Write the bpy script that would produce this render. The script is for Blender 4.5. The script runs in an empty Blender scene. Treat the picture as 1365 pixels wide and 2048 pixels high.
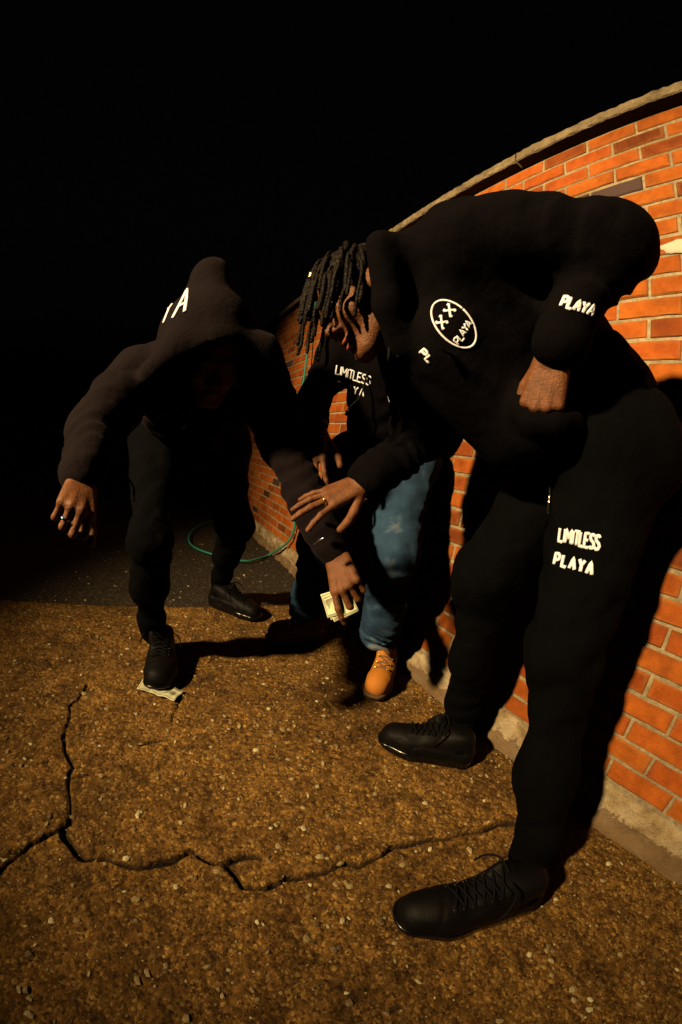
import bpy, math, random
import numpy as np
from mathutils import Vector, Matrix
from mathutils.bvhtree import BVHTree

scene = bpy.context.scene
COL = scene.collection
random.seed(7)
RNG = np.random.default_rng(7)

# ------------------------------------------------------------------ camera, sky, lamp, exposure
CAM_H = 0.8416
cam_data = bpy.data.cameras.new('camera')
cam = bpy.data.objects.new('camera', cam_data)
COL.objects.link(cam)
cam_data.type = 'PANO'                       # a fisheye lens, as in the photograph
cam_data.panorama_type = 'FISHEYE_LENS_POLYNOMIAL'
cam_data.sensor_width = cam_data.sensor_height = 36
cam_data.fisheye_fov = 3.6
cam_data.fisheye_polynomial_k0 = 0.0
cam_data.fisheye_polynomial_k1 = -7.56253188e-02
cam_data.fisheye_polynomial_k2 = 1.14592367e-05
cam_data.fisheye_polynomial_k3 = 3.18283221e-05
cam_data.fisheye_polynomial_k4 = -5.51452195e-07
cam_data.clip_start = 0.02
cam_data.clip_end = 500
cam.matrix_world = Matrix(((0.8651742, -0.08584819, -0.49406852, 0),
                           (-0.47137014, 0.19698747, -0.85965466, 0),
                           (0.17112511, 0.97664017, 0.1299622, CAM_H),
                           (0, 0, 0, 1)))
scene.camera = cam

world = bpy.data.worlds.new('World')
scene.world = world
world.use_nodes = True
wn = world.node_tree
bg = wn.nodes['Background']
sky = wn.nodes.new('ShaderNodeTexSky')
sky.sky_type = 'NISHITA'
sky.sun_disc = False
sky.sun_elevation = math.radians(-4.0)
sky.sun_rotation = math.radians(200)
wn.links.new(sky.outputs[0], bg.inputs[0])
bg.inputs[1].default_value = 0.05

# the one lamp of the yard: a flood light on a mast left of the camera
lamp_data = bpy.data.lights.new('flood_light', 'SPOT')
lamp_data.energy = 1200
lamp_data.color = (1.0, 0.69, 0.34)
lamp_data.spot_size = math.radians(71)
lamp_data.spot_blend = 0.9
lamp_data.shadow_soft_size = 0.08
lamp = bpy.data.objects.new('flood_light', lamp_data)
COL.objects.link(lamp)
LAMP_AT, LAMP_TO = Vector((-2.4, 0.30, 2.40)), Vector((1.09, 1.22, 1.12))
lamp.location = LAMP_AT
lamp.rotation_euler = (LAMP_TO - LAMP_AT).to_track_quat('-Z', 'Y').to_euler()

scene.view_settings.view_transform = 'Standard'
scene.view_settings.look = 'None'
scene.view_settings.exposure = 0.0
scene.view_settings.gamma = 1.0
scene.render.filter_size = 1.7
scene.render.engine = 'CYCLES'
scene.cycles.use_denoising = True
scene.cycles.max_bounces = 3
scene.cycles.diffuse_bounces = 0

# ------------------------------------------------------------------ measured positions (metres)
J={'R':{'Lank':(0.708,0.157,0.100),'Lkne':(0.759,0.315,0.557),'Lhip':(0.849,0.351,0.984),'Rank':(0.935,0.629,0.100),'Rkne':(0.806,0.598,0.609),'Rhip':(0.949,0.501,0.974),'Ltoe':(0.403,0.225,0.000),'Lheel':(0.707,0.095,0.000),'Rtoe':(0.705,0.740,0.000),'Rheel':(0.917,0.521,0.000),'Lsh':(0.454,0.475,1.297),'Rsh':(0.584,0.785,1.197),'Lelb':(0.604,0.279,1.321),'Lwr':(0.586,0.361,1.141),'Rwr':(0.494,0.787,0.797),'head':(0.358,0.697,1.198),'neck':(0.433,0.657,1.236),'belly':(0.696,0.500,0.995),'chest':(0.499,0.559,1.123),'rump':(0.887,0.253,1.069),'waist':(0.790,0.401,1.125),'Relb':(0.690,0.820,0.950),'tA':(0.842,0.409,1.095),'tB':(0.555,0.583,1.244),'pouchA':(0.655,0.442,0.968),'pouchB':(0.708,0.406,0.989),'col1':(0.326,0.593,1.269),'col2':(0.369,0.598,1.157),'col3':(0.418,0.609,1.092)},'L':{'Rank':(0.059,1.361,0.110),'Rkne':(0.029,1.159,0.532),'Rhip':(0.036,1.459,0.810),'Lhip':(0.284,1.534,0.843),'Lkne':(0.399,1.595,0.497),'Lank':(0.429,1.899,0.110),'Rtoe':(0.059,1.114,0.000),'Rheel':(0.110,1.420,0.000),'Ltoe':(0.594,1.648,0.000),'Lheel':(0.383,1.875,0.000),'Rsh':(-0.052,1.137,1.005),'Lsh':(0.267,1.137,1.115),'Relb':(-0.145,1.020,0.830),'Rwr':(-0.138,0.852,0.730),'Lelb':(0.401,1.099,0.850),'Lwr':(0.513,0.893,0.590),'head':(0.115,1.030,1.109),'neck':(0.123,1.136,1.044),'peak':(0.078,0.994,1.306),'rimtop':(0.131,0.910,1.082),'rimL':(-0.023,0.980,0.978),'rimR':(0.310,0.946,1.064),'chest':(0.122,1.192,0.913)},'M':{'Lank':(0.938,1.135,0.120),'Lkne':(0.797,0.988,0.561),'Lhip':(0.920,1.145,0.897),'Rhip':(0.770,1.322,0.858),'Rkne':(0.675,1.299,0.515),'Rank':(0.732,1.435,0.120),'Ltoe':(0.799,0.927,0.000),'Lheel':(1.017,1.133,0.000),'Rtoe':(0.558,1.451,0.000),'Rheel':(0.858,1.445,0.000),'Rsh':(0.594,1.232,1.225),'Lsh':(0.891,1.053,1.290),'Relb':(0.517,1.211,1.031),'Rwr':(0.482,1.074,0.924),'Lelb':(1.012,1.113,1.056),'Lwr':(0.858,1.150,0.963),'head':(0.589,1.133,1.416),'neck':(0.671,1.188,1.332)}}
HND={'L_R':{'w':(-0.131,0.841,0.721),'k':(-0.125,0.775,0.688),'th':(-0.090,0.822,0.693)},'L_L':{'w':(0.516,0.876,0.579),'k':(0.510,0.796,0.516),'th':(0.479,0.834,0.501)},'R_R':{'w':(0.494,0.787,0.797),'k':(0.410,0.795,0.747),'th':(0.423,0.739,0.723)},'R_L':{'w':(0.581,0.373,1.094),'k':(0.586,0.388,1.018),'th':(0.573,0.418,1.033)},'M_R':{'w':(0.487,1.072,0.919),'k':(0.474,1.037,0.838),'th':(0.507,1.020,0.890)},'M_L':{'w':(0.858,1.150,0.963),'k':(0.815,1.182,0.944),'th':(0.802,1.140,0.972)}}
TX={'thigh1':[(0.620,0.320,0.780),(0.652,0.247,0.782),(0.620,0.323,0.806),(0.885,0.457,-0.089)],'thigh2':[(0.616,0.316,0.740),(0.647,0.247,0.739),(0.618,0.318,0.762),(0.881,0.451,-0.145)],'sleeve':[(0.467,0.293,1.125),(0.498,0.249,1.114),(0.464,0.284,1.140),(0.753,0.473,0.458)],'logoR':[(0.478,0.488,1.069),(0.482,0.455,1.122),(0.401,0.527,1.124),(0.664,0.678,0.316)],'chestM1':[(0.545,1.144,1.132),(0.655,1.089,1.113),(0.541,1.138,1.161),(0.420,0.880,0.223)],'chestM2':[(0.562,1.147,1.084),(0.648,1.103,1.074),(0.558,1.144,1.109),(0.432,0.882,0.187)],'logoM':[(0.720,1.063,1.044),(0.796,1.005,1.055),(0.693,1.053,1.158),(0.554,0.818,0.156)],'hood':[(-0.027,0.937,1.091),(0.030,0.923,1.137),(-0.017,0.916,1.161),(-0.028,0.966,0.257)],'thighL1':[(0.295,1.367,0.776),(0.362,1.351,0.781),(0.294,1.368,0.798),(0.211,0.976,-0.047)],'thighL2':[(0.302,1.364,0.750),(0.359,1.350,0.753),(0.301,1.365,0.770),(0.216,0.974,-0.066)],'armR':[(0.429,0.558,1.071),(0.449,0.548,1.054),(0.433,0.551,1.079),(0.579,0.754,0.310)]}
CRACKS=[[(-0.454,0.339),(-0.389,0.429),(-0.327,0.508),(-0.283,0.560),(-0.241,0.594),(-0.202,0.618),(-0.185,0.629),(-0.189,0.697),(-0.196,0.764),(-0.186,0.807),(-0.223,0.907),(-0.219,0.997),(-0.223,1.059),(-0.191,1.120),(-0.180,1.182)],[(-0.202,0.618),(-0.197,0.594),(-0.171,0.552),(-0.150,0.528),(-0.101,0.525),(-0.033,0.499),(0.038,0.504),(0.081,0.520),(0.102,0.494),(0.143,0.476),(0.190,0.480),(0.217,0.466)],[(0.143,0.476),(0.152,0.450),(0.165,0.405),(0.206,0.395),(0.251,0.406),(0.297,0.390),(0.360,0.390),(0.399,0.386),(0.425,0.376),(0.474,0.379),(0.520,0.384),(0.595,0.363),(0.696,0.335),(0.766,0.310),(0.823,0.301),(0.934,0.238),(1.108,0.219)],[(-0.311,0.551),(-0.283,0.560)],[(-0.193,0.755),(-0.166,0.768),(-0.140,0.780)],[(0.126,1.063),(0.112,1.012),(0.100,0.976)],[(-0.004,0.886),(0.066,0.894)]]
HOSE=[(1.064,2.849,2.177),(1.044,2.796,1.866),(1.024,2.689,1.470),(1.004,2.604,1.132),(1.013,2.502,0.769),(1.051,2.483,0.485),(1.064,2.488,0.299),(1.052,2.563,0.174),(1.021,2.803,0.012),(0.876,2.667,0.012),(0.760,2.605,0.012),(0.622,2.670,0.012),(0.456,2.833,0.012),(0.400,3.033,0.012),(0.430,3.316,0.012),(0.535,3.614,0.012),(0.690,3.885,0.012),(0.917,4.169,0.012)]
MISC={'note1':(0.068,1.097,0.004),'hood_string':[(-0.031,1.049,0.877),(-0.029,1.078,0.791),(-0.029,1.092,0.708),(-0.026,1.103,0.647)],'jack':[(0.375,0.599,1.171),(0.388,0.607,1.113),(0.398,0.612,1.053)],'jack2':[(0.404,0.597,1.138),(0.408,0.601,1.098),(0.410,0.600,1.062)],'pantstring':[(0.723,0.464,0.882),(0.715,0.460,0.854),(0.702,0.461,0.831),(0.699,0.465,0.805)],'Mstring':[(0.634,1.091,1.155),(0.625,1.092,1.074),(0.594,1.096,1.025),(0.584,1.094,0.997)],'pocket':[(0.602,0.449,1.033),(0.598,0.433,0.998),(0.603,0.409,0.982),(0.624,0.376,0.982),(0.661,0.368,0.994)],'bills':(0.479,0.786,0.476),'billsA':(0.462,0.827,0.478),'billsB':(0.489,0.786,0.424),'billsC':(0.510,0.809,0.511),'bracelet':(0.431,0.837,0.653),'splash':(1.084,0.300,1.647),'chain':[(0.078,1.092,0.944),(0.086,1.096,0.875)]}

WALL_X = 1.0937            # face of the brick wall
PLINTH = 0.1348
COURSE, BRICK = 0.0677, 0.2031
V = lambda p: np.array(p, dtype=np.float64)

# ------------------------------------------------------------------ material helpers
class Mat:
    def __init__(s, name):
        s.m = bpy.data.materials.new(name); s.m.use_nodes = True
        s.t = s.m.node_tree; s.b = s.t.nodes['Principled BSDF']
    def n(s, kind, **kw):
        nd = s.t.nodes.new(kind)
        for k, v in kw.items():
            if k.startswith('i_'):
                key = k[2:]
                nd.inputs[int(key) if key.isdigit() else key.replace('_', ' ')].default_value = v
            else: setattr(nd, k, v)
        return nd
    def l(s, a, b): s.t.links.new(a, b)
    def set(s, **kw):
        for k, v in kw.items(): s.b.inputs[k.replace('_', ' ')].default_value = v
        return s
    def coord(s, kind='Object'):
        return s.n('ShaderNodeTexCoord').outputs[kind]
    def noise(s, scale, detail=3, rough=.6, vec=None):
        nd = s.n('ShaderNodeTexNoise', i_Scale=scale, i_Detail=detail, i_Roughness=rough)
        s.l(vec or s.coord(), nd.inputs['Vector']); return nd.outputs['Fac']
    def ramp(s, fac, stops):
        r = s.n('ShaderNodeValToRGB'); e = r.color_ramp.elements
        while len(e) < len(stops): e.new(.5)
        for el, (p, c) in zip(e, stops): el.position = p; el.color = (*c, 1)
        s.l(fac, r.inputs[0]); return r.outputs[0]
    def mix(s, fac, a, b, mode='MIX'):
        x = s.n('ShaderNodeMix', data_type='RGBA', blend_type=mode)
        for sock, val in ((x.inputs[0], fac), (x.inputs[6], a), (x.inputs[7], b)):
            if isinstance(val, (int, float)): sock.default_value = val
            elif isinstance(val, tuple): sock.default_value = (*val, 1)
            else: s.l(val, sock)
        return x.outputs[2]
    def math(s, op, a, b=0.0):
        x = s.n('ShaderNodeMath', operation=op)
        for sock, val in ((x.inputs[0], a), (x.inputs[1], b)):
            if isinstance(val, (int, float)): sock.default_value = val
            else: s.l(val, sock)
        return x.outputs[0]
    def color(s, c): s.l(c, s.b.inputs['Base Color']); return s
    def bump(s, h, strength=.5, dist=.01):
        bm = s.n('ShaderNodeBump', i_Strength=strength, i_Distance=dist)
        s.l(h, bm.inputs['Height']); s.l(bm.outputs[0], s.b.inputs['Normal']); return s

def simple(name, col, rough=.6, **kw):
    m = Mat(name); m.set(Base_Color=(*col, 1), Roughness=rough, **kw); return m.m

def cloth(name, c1, c2, weave=900, sheen=.0, tint=(.9, .75, .8)):
    m = Mat(name)
    m.color(m.mix(m.noise(9, 5), c1, c2))
    m.set(Roughness=.92, Sheen_Weight=sheen, Sheen_Roughness=.45, Specular_IOR_Level=.04)
    m.b.inputs['Sheen Tint'].default_value = (*tint, 1)
    fine = m.noise(weave, 2); wr = m.noise(28, 4, .55)
    h = m.math('ADD', m.math('MULTIPLY', fine, .12), wr)
    return m.bump(h, .55, .012).m

MT = {}
MT['hoodie'] = cloth('black_fleece', (.0044, .0032, .0040), (.0100, .0070, .0082), sheen=.02)
MT['hoodie2'] = cloth('black_jersey', (.0014, .0012, .0016), (.0032, .0026, .0034))
MT['trousers'] = cloth('black_sweatpant', (.0009, .0010, .0013), (.0019, .0020, .0025), sheen=.0)
m = Mat('blue_denim')
d_ = m.noise(7, 4)
base = m.ramp(m.noise(3.2, 5, .65), [(.34, (.008, .024, .055)), (.54, (.030, .075, .150)), (.70, (.28, .33, .38))])
wv = m.n('ShaderNodeTexWave', i_Scale=260.0, i_Distortion=1.5); m.l(m.coord(), wv.inputs['Vector'])
m.color(m.mix(.18, base, wv.outputs['Color'], 'MULTIPLY')); m.set(Roughness=.85, Specular_IOR_Level=.2)
m.bump(m.math('ADD', m.math('MULTIPLY', wv.outputs['Fac'], .08), m.noise(24, 4)), .6, .012); MT['denim'] = m.m
m = Mat('brown_skin')
m.color(m.ramp(m.noise(38, 4), [(.3, (.092, .034, .011)), (.7, (.170, .062, .020))]))
m.set(Roughness=.55, Specular_IOR_Level=.35, Subsurface_Weight=.10, Subsurface_Radius=(.010, .004, .002), Subsurface_Scale=.5)
m.bump(m.math('ADD', m.noise(170, 3), m.math('MULTIPLY', m.noise(420, 3), .6)), .55, .004); MT['skin'] = m.m
MT['lip'] = simple('lip', (.26, .07, .05), .35)
MT['eye'] = simple('eye_white', (.6, .56, .5), .2)
MT['hair'] = Mat('black_hair'); MT['hair'].set(Roughness=.6, Specular_IOR_Level=.10)
MT['hair'].color(MT['hair'].mix(MT['hair'].noise(60), (.0022, .0016, .0013), (.0075, .005, .0035)))
hw = MT['hair'].n('ShaderNodeTexVoronoi', i_Scale=230.0); MT['hair'].l(MT['hair'].coord(), hw.inputs['Vector'])
MT['hair'].bump(hw.outputs['Distance'], .45, .004); MT['hair'] = MT['hair'].m
MT['thread'] = Mat('white_embroidery'); MT['thread'].set(Base_Color=(.80, .84, .95, 1), Roughness=.7)
MT['thread'].bump(MT['thread'].noise(700, 2), .4, .003); MT['thread'] = MT['thread'].m
MT['thread_dim'] = simple('grey_embroidery', (.10, .095, .09), .8)
MT['rubber'] = simple('black_rubber', (.0030, .0030, .0034), .22, Specular_IOR_Level=.45)
MT['leather'] = Mat('black_nubuck'); MT['leather'].set(Base_Color=(.0030, .0029, .0031, 1), Roughness=.55, Specular_IOR_Level=.12)
MT['leather'].bump(MT['leather'].noise(260, 3), .3, .003); MT['leather'] = MT['leather'].m
m = Mat('tan_nubuck')
m.color(m.mix(m.noise(26, 5), (.40, .140, .010), (.52, .190, .016))); m.set(Roughness=.78); m.bump(m.noise(180, 3), .3, .004); MT['tan'] = m.m
m = Mat('brown_nubuck')
MT['collar'] = simple('brown_collar', (.16, .075, .03), .7)
MT['sole'] = simple('boot_sole', (.10, .055, .028), .7)
MT['gold'] = simple('gold', (.75, .48, .16), .25, Metallic=1.0)
MT['dim_gold'] = simple('shaded_gold', (.05, .03, .012), .5, Metallic=.6)  # gold of the neck chain, darkened to stand in for shade under the hood
MT['steel'] = simple('steel', (.8, .78, .74), .2, Metallic=1.0)
MT['blue_ring'] = simple('blue_steel', (.10, .22, .45), .2, Metallic=1.0)
MT['lace'] = simple('black_lace', (.004, .004, .004), .85, Specular_IOR_Level=.1)
MT['cord'] = simple('black_cord', (.007, .006, .006), .8, Specular_IOR_Level=.1)
MT['hose'] = simple('teal_rubber', (.030, .27, .20), .42)

# ------------------------------------------------------------------ object helpers
def tag(o, label=None, cat=None, kind=None, group=None):
    if label: o['label'] = label
    if cat: o['category'] = cat
    if kind: o['kind'] = kind
    if group: o['group'] = group
    return o
def empty(name, loc, label, cat):
    o = bpy.data.objects.new(name, None); COL.objects.link(o); o.location = loc; o.empty_display_size = .1
    return tag(o, label, cat)
def mesh_obj(name, verts, faces, mat, parent=None, smooth=True, world_verts=True):
    me = bpy.data.meshes.new(name)
    v = np.asarray(verts, dtype=np.float64)
    if parent is not None and world_verts: v = v - np.array(root_loc(parent))
    me.from_pydata(v.tolist(), [], faces if isinstance(faces, list) else faces.tolist())
    me.materials.append(mat)
    if smooth: me.polygons.foreach_set('use_smooth', [True] * len(me.polygons))
    me.update()
    o = bpy.data.objects.new(name, me); COL.objects.link(o)
    if parent is not None: o.parent = parent
    return o
def root_loc(o):
    t = Vector((0, 0, 0))
    while o is not None: t += o.location; o = o.parent
    return t
def joined(parts):
    vs, fs, n = [], [], 0
    for v, f in parts:
        v = np.asarray(v, float)
        vs.append(v); fs += (f + n).tolist() if isinstance(f, np.ndarray) else [[i + n for i in q] for q in f]
        n += len(v)
    return np.concatenate(vs), fs
def unit(v):
    v = np.asarray(v, float); return v / (np.linalg.norm(v) + 1e-12)
def spline(pts, per=6):
    p = [np.asarray(q, float) for q in pts]; p = [2 * p[0] - p[1]] + p + [2 * p[-1] - p[-2]]; out = []
    for i in range(1, len(p) - 2):
        for k in range(per):
            t = k / per; a, b, c, d = p[i - 1], p[i], p[i + 1], p[i + 2]
            out.append(.5 * (2 * b + (c - a) * t + (2 * a - 5 * b + 4 * c - d) * t * t + (3 * b - a - 3 * c + d) * t ** 3))
    out.append(p[-2]); return np.array(out)
def tube(path, rad, seg=8, flat=None):
    """(verts, faces) of a capped tube; rad a number or one per point; flat=(normal, ratio) squashes it."""
    path = np.asarray(path, float); n = len(path)
    rad = np.full(n, rad) if np.isscalar(rad) else np.asarray(rad, float)
    vs = []; up = np.array([.3, .2, 1.0])
    for i in range(n):
        t = unit(path[min(i + 1, n - 1)] - path[max(i - 1, 0)])
        a = unit(up - t * (up @ t)); up = a; b = np.cross(t, a)
        for k in range(seg):
            w = 2 * math.pi * k / seg
            off = (a * math.cos(w) + b * math.sin(w)) * rad[i]
            if flat is not None:
                nn = flat[0]; off = off - nn * (off @ nn) * (1 - flat[1])
            vs.append(path[i] + off)
    fs = []
    for i in range(n - 1):
        for k in range(seg):
            k2 = (k + 1) % seg
            fs.append([i * seg + k, i * seg + k2, (i + 1) * seg + k2, (i + 1) * seg + k])
    c0, c1 = len(vs), len(vs) + 1; vs += [path[0], path[-1]]
    for k in range(seg):
        k2 = (k + 1) % seg
        fs.append([c0, k2, k, k]); fs.append([c1, (n - 1) * seg + k, (n - 1) * seg + k2, (n - 1) * seg + k2])
    fs = [f if f[2] != f[3] else f[:3] for f in fs]
    return np.array(vs), fs

# ------------------------------------------------------------------ implicit sculpting
f32 = np.float32
def smin(a, b, k):
    h = np.clip(.5 + .5 * (b - a) / k, 0, 1); return b + (a - b) * h - k * h * (1 - h)
def smax(a, b, k): return -smin(-a, -b, k)
def seg_sd(P, a, b, ra, rb, side=None, ratio=1.0, ring=None):
    a = np.asarray(a, f32); b = np.asarray(b, f32); ba = b - a; L2 = float(ba @ ba) + 1e-12
    pa = P - a; t = np.clip(pa @ ba / L2, 0, 1)
    q = pa - t[:, None] * ba
    if side is not None:
        s = unit(side).astype(f32); c = q @ s; d = np.sqrt(np.maximum((q * q).sum(1) - c * c, 0) + (c / ratio) ** 2)
    else: d = np.sqrt((q * q).sum(1))
    r = ra + (rb - ra) * t
    if ring is not None:
        amp, lam, t0, w = ring; L = math.sqrt(L2)
        ph = 2 * math.pi * t * L / lam + 2.2 * np.sin(q @ np.array([31, 17, 23], f32)) + 1.3 * np.sin(q @ np.array([-19, 37, 11], f32) + t * 5)
        r = r + amp * (np.sin(ph) + .4 * np.sin(2.3 * ph + 1)) * np.exp(-((t - t0) / w) ** 2)
    return d - r
def ell_sd(P, c, ax, rad):
    q = (P - np.asarray(c, f32)) @ np.asarray(ax, f32).T / np.asarray(rad, f32)
    k0 = np.sqrt((q * q).sum(1)) + 1e-9
    k1 = np.sqrt(((q / np.asarray(rad, f32)) ** 2).sum(1)) + 1e-9
    return k0 * (k0 - 1) / k1
def folds(P, seed, amp, freq=18.0, stretch=None):
    g = np.random.default_rng(seed); d = np.zeros(len(P), f32); Q = P
    if stretch is not None:
        s = unit(stretch[0]).astype(f32); Q = P - np.outer(P @ s, s) * (1 - stretch[1])
    for i in range(4):
        k = unit(g.normal(size=3)) * freq * (1 + .6 * i); k2 = unit(g.normal(size=3)) * freq * .7; k3 = unit(g.normal(size=3)) * freq * .45
        w = Q @ k.astype(f32) + 1.8 * np.sin(Q @ k2.astype(f32) + i) + 2.3 * np.sin(Q @ k3.astype(f32) + 2 * i)
        d += (1 - 2 * np.abs(np.sin(w * .5))) * (amp / (1 + .7 * i))
    return d
def sculpt(fn, lo, hi, step):
    """Surface nets of fn(P) < 0 inside the box, two levels."""
    lo = np.asarray(lo, float); hi = np.asarray(hi, float); C = 4
    nc = np.ceil((hi - lo) / (step * C)).astype(int) + 1; n = nc * C + 1
    gx = [lo[i] + step * C * np.arange(nc[i] + 1) for i in range(3)]
    G = np.stack(np.meshgrid(*gx, indexing='ij'), -1).reshape(-1, 3).astype(f32)
    dc = fn(G).reshape(nc + 1)
    vol = np.repeat(np.repeat(np.repeat(dc, C, 0), C, 1), C, 2)[:n[0], :n[1], :n[2]].astype(f32)
    act = np.argwhere(np.abs(dc) < step * C * 2.0 + .012)
    near = np.zeros(nc + 1, bool); near[tuple(act.T)] = True
    full = np.repeat(np.repeat(np.repeat(near, C, 0), C, 1), C, 2)[:n[0], :n[1], :n[2]]
    # block (i) covers fine indices i*C .. i*C+C-1; also take the block before
    nb = near.copy(); nb[:-1] |= near[1:]; nb[:, :-1] |= nb[:, 1:].copy(); nb[:, :, :-1] |= nb[:, :, 1:].copy()
    full = np.repeat(np.repeat(np.repeat(nb, C, 0), C, 1), C, 2)[:n[0], :n[1], :n[2]]
    idx = np.argwhere(full)
    P = (lo + idx * step).astype(f32)
    out = np.empty(len(P), f32)
    for s in range(0, len(P), 400000): out[s:s + 400000] = fn(P[s:s + 400000])
    vol[tuple(idx.T)] = out
    ins = vol < 0
    ins[0] = ins[-1] = False; ins[:, 0] = ins[:, -1] = False; ins[:, :, 0] = ins[:, :, -1] = False
    vol = np.where(ins, np.minimum(vol, -1e-6), np.maximum(vol, 1e-6))
    # cells
    sh = np.array(ins.shape) - 1
    cnt = np.zeros(sh, np.int8)
    corners = [(i, j, k) for i in (0, 1) for j in (0, 1) for k in (0, 1)]
    for i, j, k in corners: cnt += ins[i:i + sh[0], j:j + sh[1], k:k + sh[2]]
    cells = np.argwhere((cnt > 0) & (cnt < 8)); ids = -np.ones(sh, np.int64); ids[tuple(cells.T)] = np.arange(len(cells))
    acc = np.zeros((len(cells), 3)); num = np.zeros(len(cells))
    for ca in corners:
        for ax in range(3):
            if ca[ax]: continue
            cb = list(ca); cb[ax] = 1
            va = vol[tuple((cells + ca).T)]; vb = vol[tuple((cells + cb).T)]
            m_ = (va < 0) != (vb < 0); t = np.where(m_, va / np.where(va == vb, 1, va - vb), 0)
            p = np.tile(np.array(ca, float), (len(cells), 1)); p[:, ax] += t
            acc[m_] += p[m_]; num[m_] += 1
    verts = lo + (cells + acc / num[:, None]) * step
    faces = []
    for ax in range(3):
        a1, a2 = (ax + 1) % 3, (ax + 2) % 3
        sl0 = [slice(None)] * 3; sl1 = [slice(None)] * 3
        sl0[ax] = slice(0, -1); sl1[ax] = slice(1, None)
        e = np.argwhere(ins[tuple(sl0)] != ins[tuple(sl1)])
        e = e[(e[:, a1] > 0) & (e[:, a2] > 0)]
        e = e[(e[:, a1] < sh[a1]) & (e[:, a2] < sh[a2])]
        flip = ins[tuple(e.T)]
        u1 = np.zeros(3, int); u1[a1] = 1; u2 = np.zeros(3, int); u2[a2] = 1
        q = np.stack([ids[tuple((e - u1 - u2).T)], ids[tuple((e - u2).T)], ids[tuple(e.T)], ids[tuple((e - u1).T)]], 1)
        q[~flip] = q[~flip][:, ::-1]
        faces.append(q[(q >= 0).all(1)])
    F = np.concatenate(faces)
    # light smoothing
    for _ in range(1):
        s_ = np.zeros_like(verts); c_ = np.zeros(len(verts))
        for i in range(4):
            np.add.at(s_, F[:, i], verts[F[:, (i + 1) % 4]]); np.add.at(c_, F[:, i], 1)
        verts = verts * .5 + .5 * s_ / np.maximum(c_, 1)[:, None]
    return verts, F
def bounds(pts, pad):
    p = np.array(pts); return p.min(0) - pad, p.max(0) + pad

# ================================================================== the setting
def value_noise(x, y, cell, seed):
    g = np.random.default_rng(seed).random((64, 64)); u = x / cell; v = y / cell
    i = np.floor(u).astype(int); j = np.floor(v).astype(int); fu = u - i; fv = v - j
    fu = fu * fu * (3 - 2 * fu); fv = fv * fv * (3 - 2 * fv)
    a = g[i % 64, j % 64]; b = g[(i + 1) % 64, j % 64]; c = g[i % 64, (j + 1) % 64]; d = g[(i + 1) % 64, (j + 1) % 64]
    return a * (1 - fu) * (1 - fv) + b * fu * (1 - fv) + c * (1 - fu) * fv + d * fu * fv

m = Mat('aggregate_concrete')
co = m.coord('Object')
big = m.noise(1.6, 5, .6, co); mid = m.noise(34, 5, .7, co); fine = m.noise(240, 3, .7, co)
v1 = m.n('ShaderNodeTexVoronoi', i_Scale=78.0); m.l(co, v1.inputs['Vector'])
v2 = m.n('ShaderNodeTexVoronoi', i_Scale=210.0); m.l(co, v2.inputs['Vector'])
paste = m.ramp(mid, [(.28, (0.0882, 0.0429, 0.0085)), (.50, (0.2234, 0.1139, 0.0239)), (.74, (0.3528, 0.1869, 0.0409))])
sep = m.n('ShaderNodeSeparateColor'); m.l(v1.outputs['Color'], sep.inputs[0])
stone = m.ramp(sep.outputs[0], [(.0, (0.0706, 0.0365, 0.0085)), (.45, (0.2352, 0.1185, 0.0266)), (.78, (0.3528, 0.2006, 0.0499)), (.93, (0.5410, 0.3465, 0.0998))])
isst = m.math('GREATER_THAN', sep.outputs[1], .55)
edge = m.math('LESS_THAN', v1.outputs['Distance'], .42)
c1 = m.mix(m.math('MULTIPLY', isst, edge), paste, stone)
sep2 = m.n('ShaderNodeSeparateColor'); m.l(v2.outputs['Color'], sep2.inputs[0])
c2 = m.mix(m.math('MULTIPLY', m.math('GREATER_THAN', sep2.outputs[0], .55), .85), c1,
           m.ramp(sep2.outputs[1], [(.1, (0.0588, 0.0310, 0.0071)), (.6, (0.2822, 0.1550, 0.0356)), (.95, (0.4939, 0.3100, 0.0855))]))
blot = m.ramp(big, [(.34, (.38, .36, .34)), (.46, (.80, .79, .78)), (.60, (1.0, 1.0, 1.0))])
tone = m.ramp(sep.outputs[2], [(.05, (.42, .40, .38)), (.55, (.95, .95, .95)), (.95, (1.35, 1.3, 1.25))])
mac = m.ramp(m.noise(11, 5, .7, co), [(.36, (.50, .48, .46)), (.55, (1.08, 1.08, 1.08))])
crack_shade_a = m.n('ShaderNodeAttribute', attribute_name='soil').outputs['Fac']      # shade of the deep cracks painted in, over packed dark dirt
m.color(m.mix(crack_shade_a, m.mix(1.0, m.mix(.9, m.mix(.72, c2, tone, 'MULTIPLY'), mac, 'MULTIPLY'), blot, 'MULTIPLY'), (.010, .007, .004)))
m.set(Roughness=.86, Specular_IOR_Level=.25)
hgt = m.math('ADD', m.math('MULTIPLY', fine, .5), m.math('SUBTRACT', mid, m.math('MULTIPLY', v1.outputs['Distance'], .5)))
m.bump(hgt, .85, .008); MT['concrete'] = m.m
m = Mat('dark_asphalt')
co = m.coord('Object')
v1 = m.n('ShaderNodeTexVoronoi', i_Scale=120.0); m.l(co, v1.inputs['Vector'])
sep = m.n('ShaderNodeSeparateColor'); m.l(v1.outputs['Color'], sep.inputs[0])
m.color(m.mix(m.math('MULTIPLY', m.math('GREATER_THAN', sep.outputs[0], .86), .7), m.ramp(m.noise(30, 5, .7, co), [(.3, (.012, .009, .005)), (.7, (.036, .026, .014))]), (.12, .095, .06)))
m.set(Roughness=.8); m.bump(m.math('ADD', m.noise(150, 4, .7, co), v1.outputs['Distance']), .8, .006); MT['asphalt'] = m.m

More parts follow.
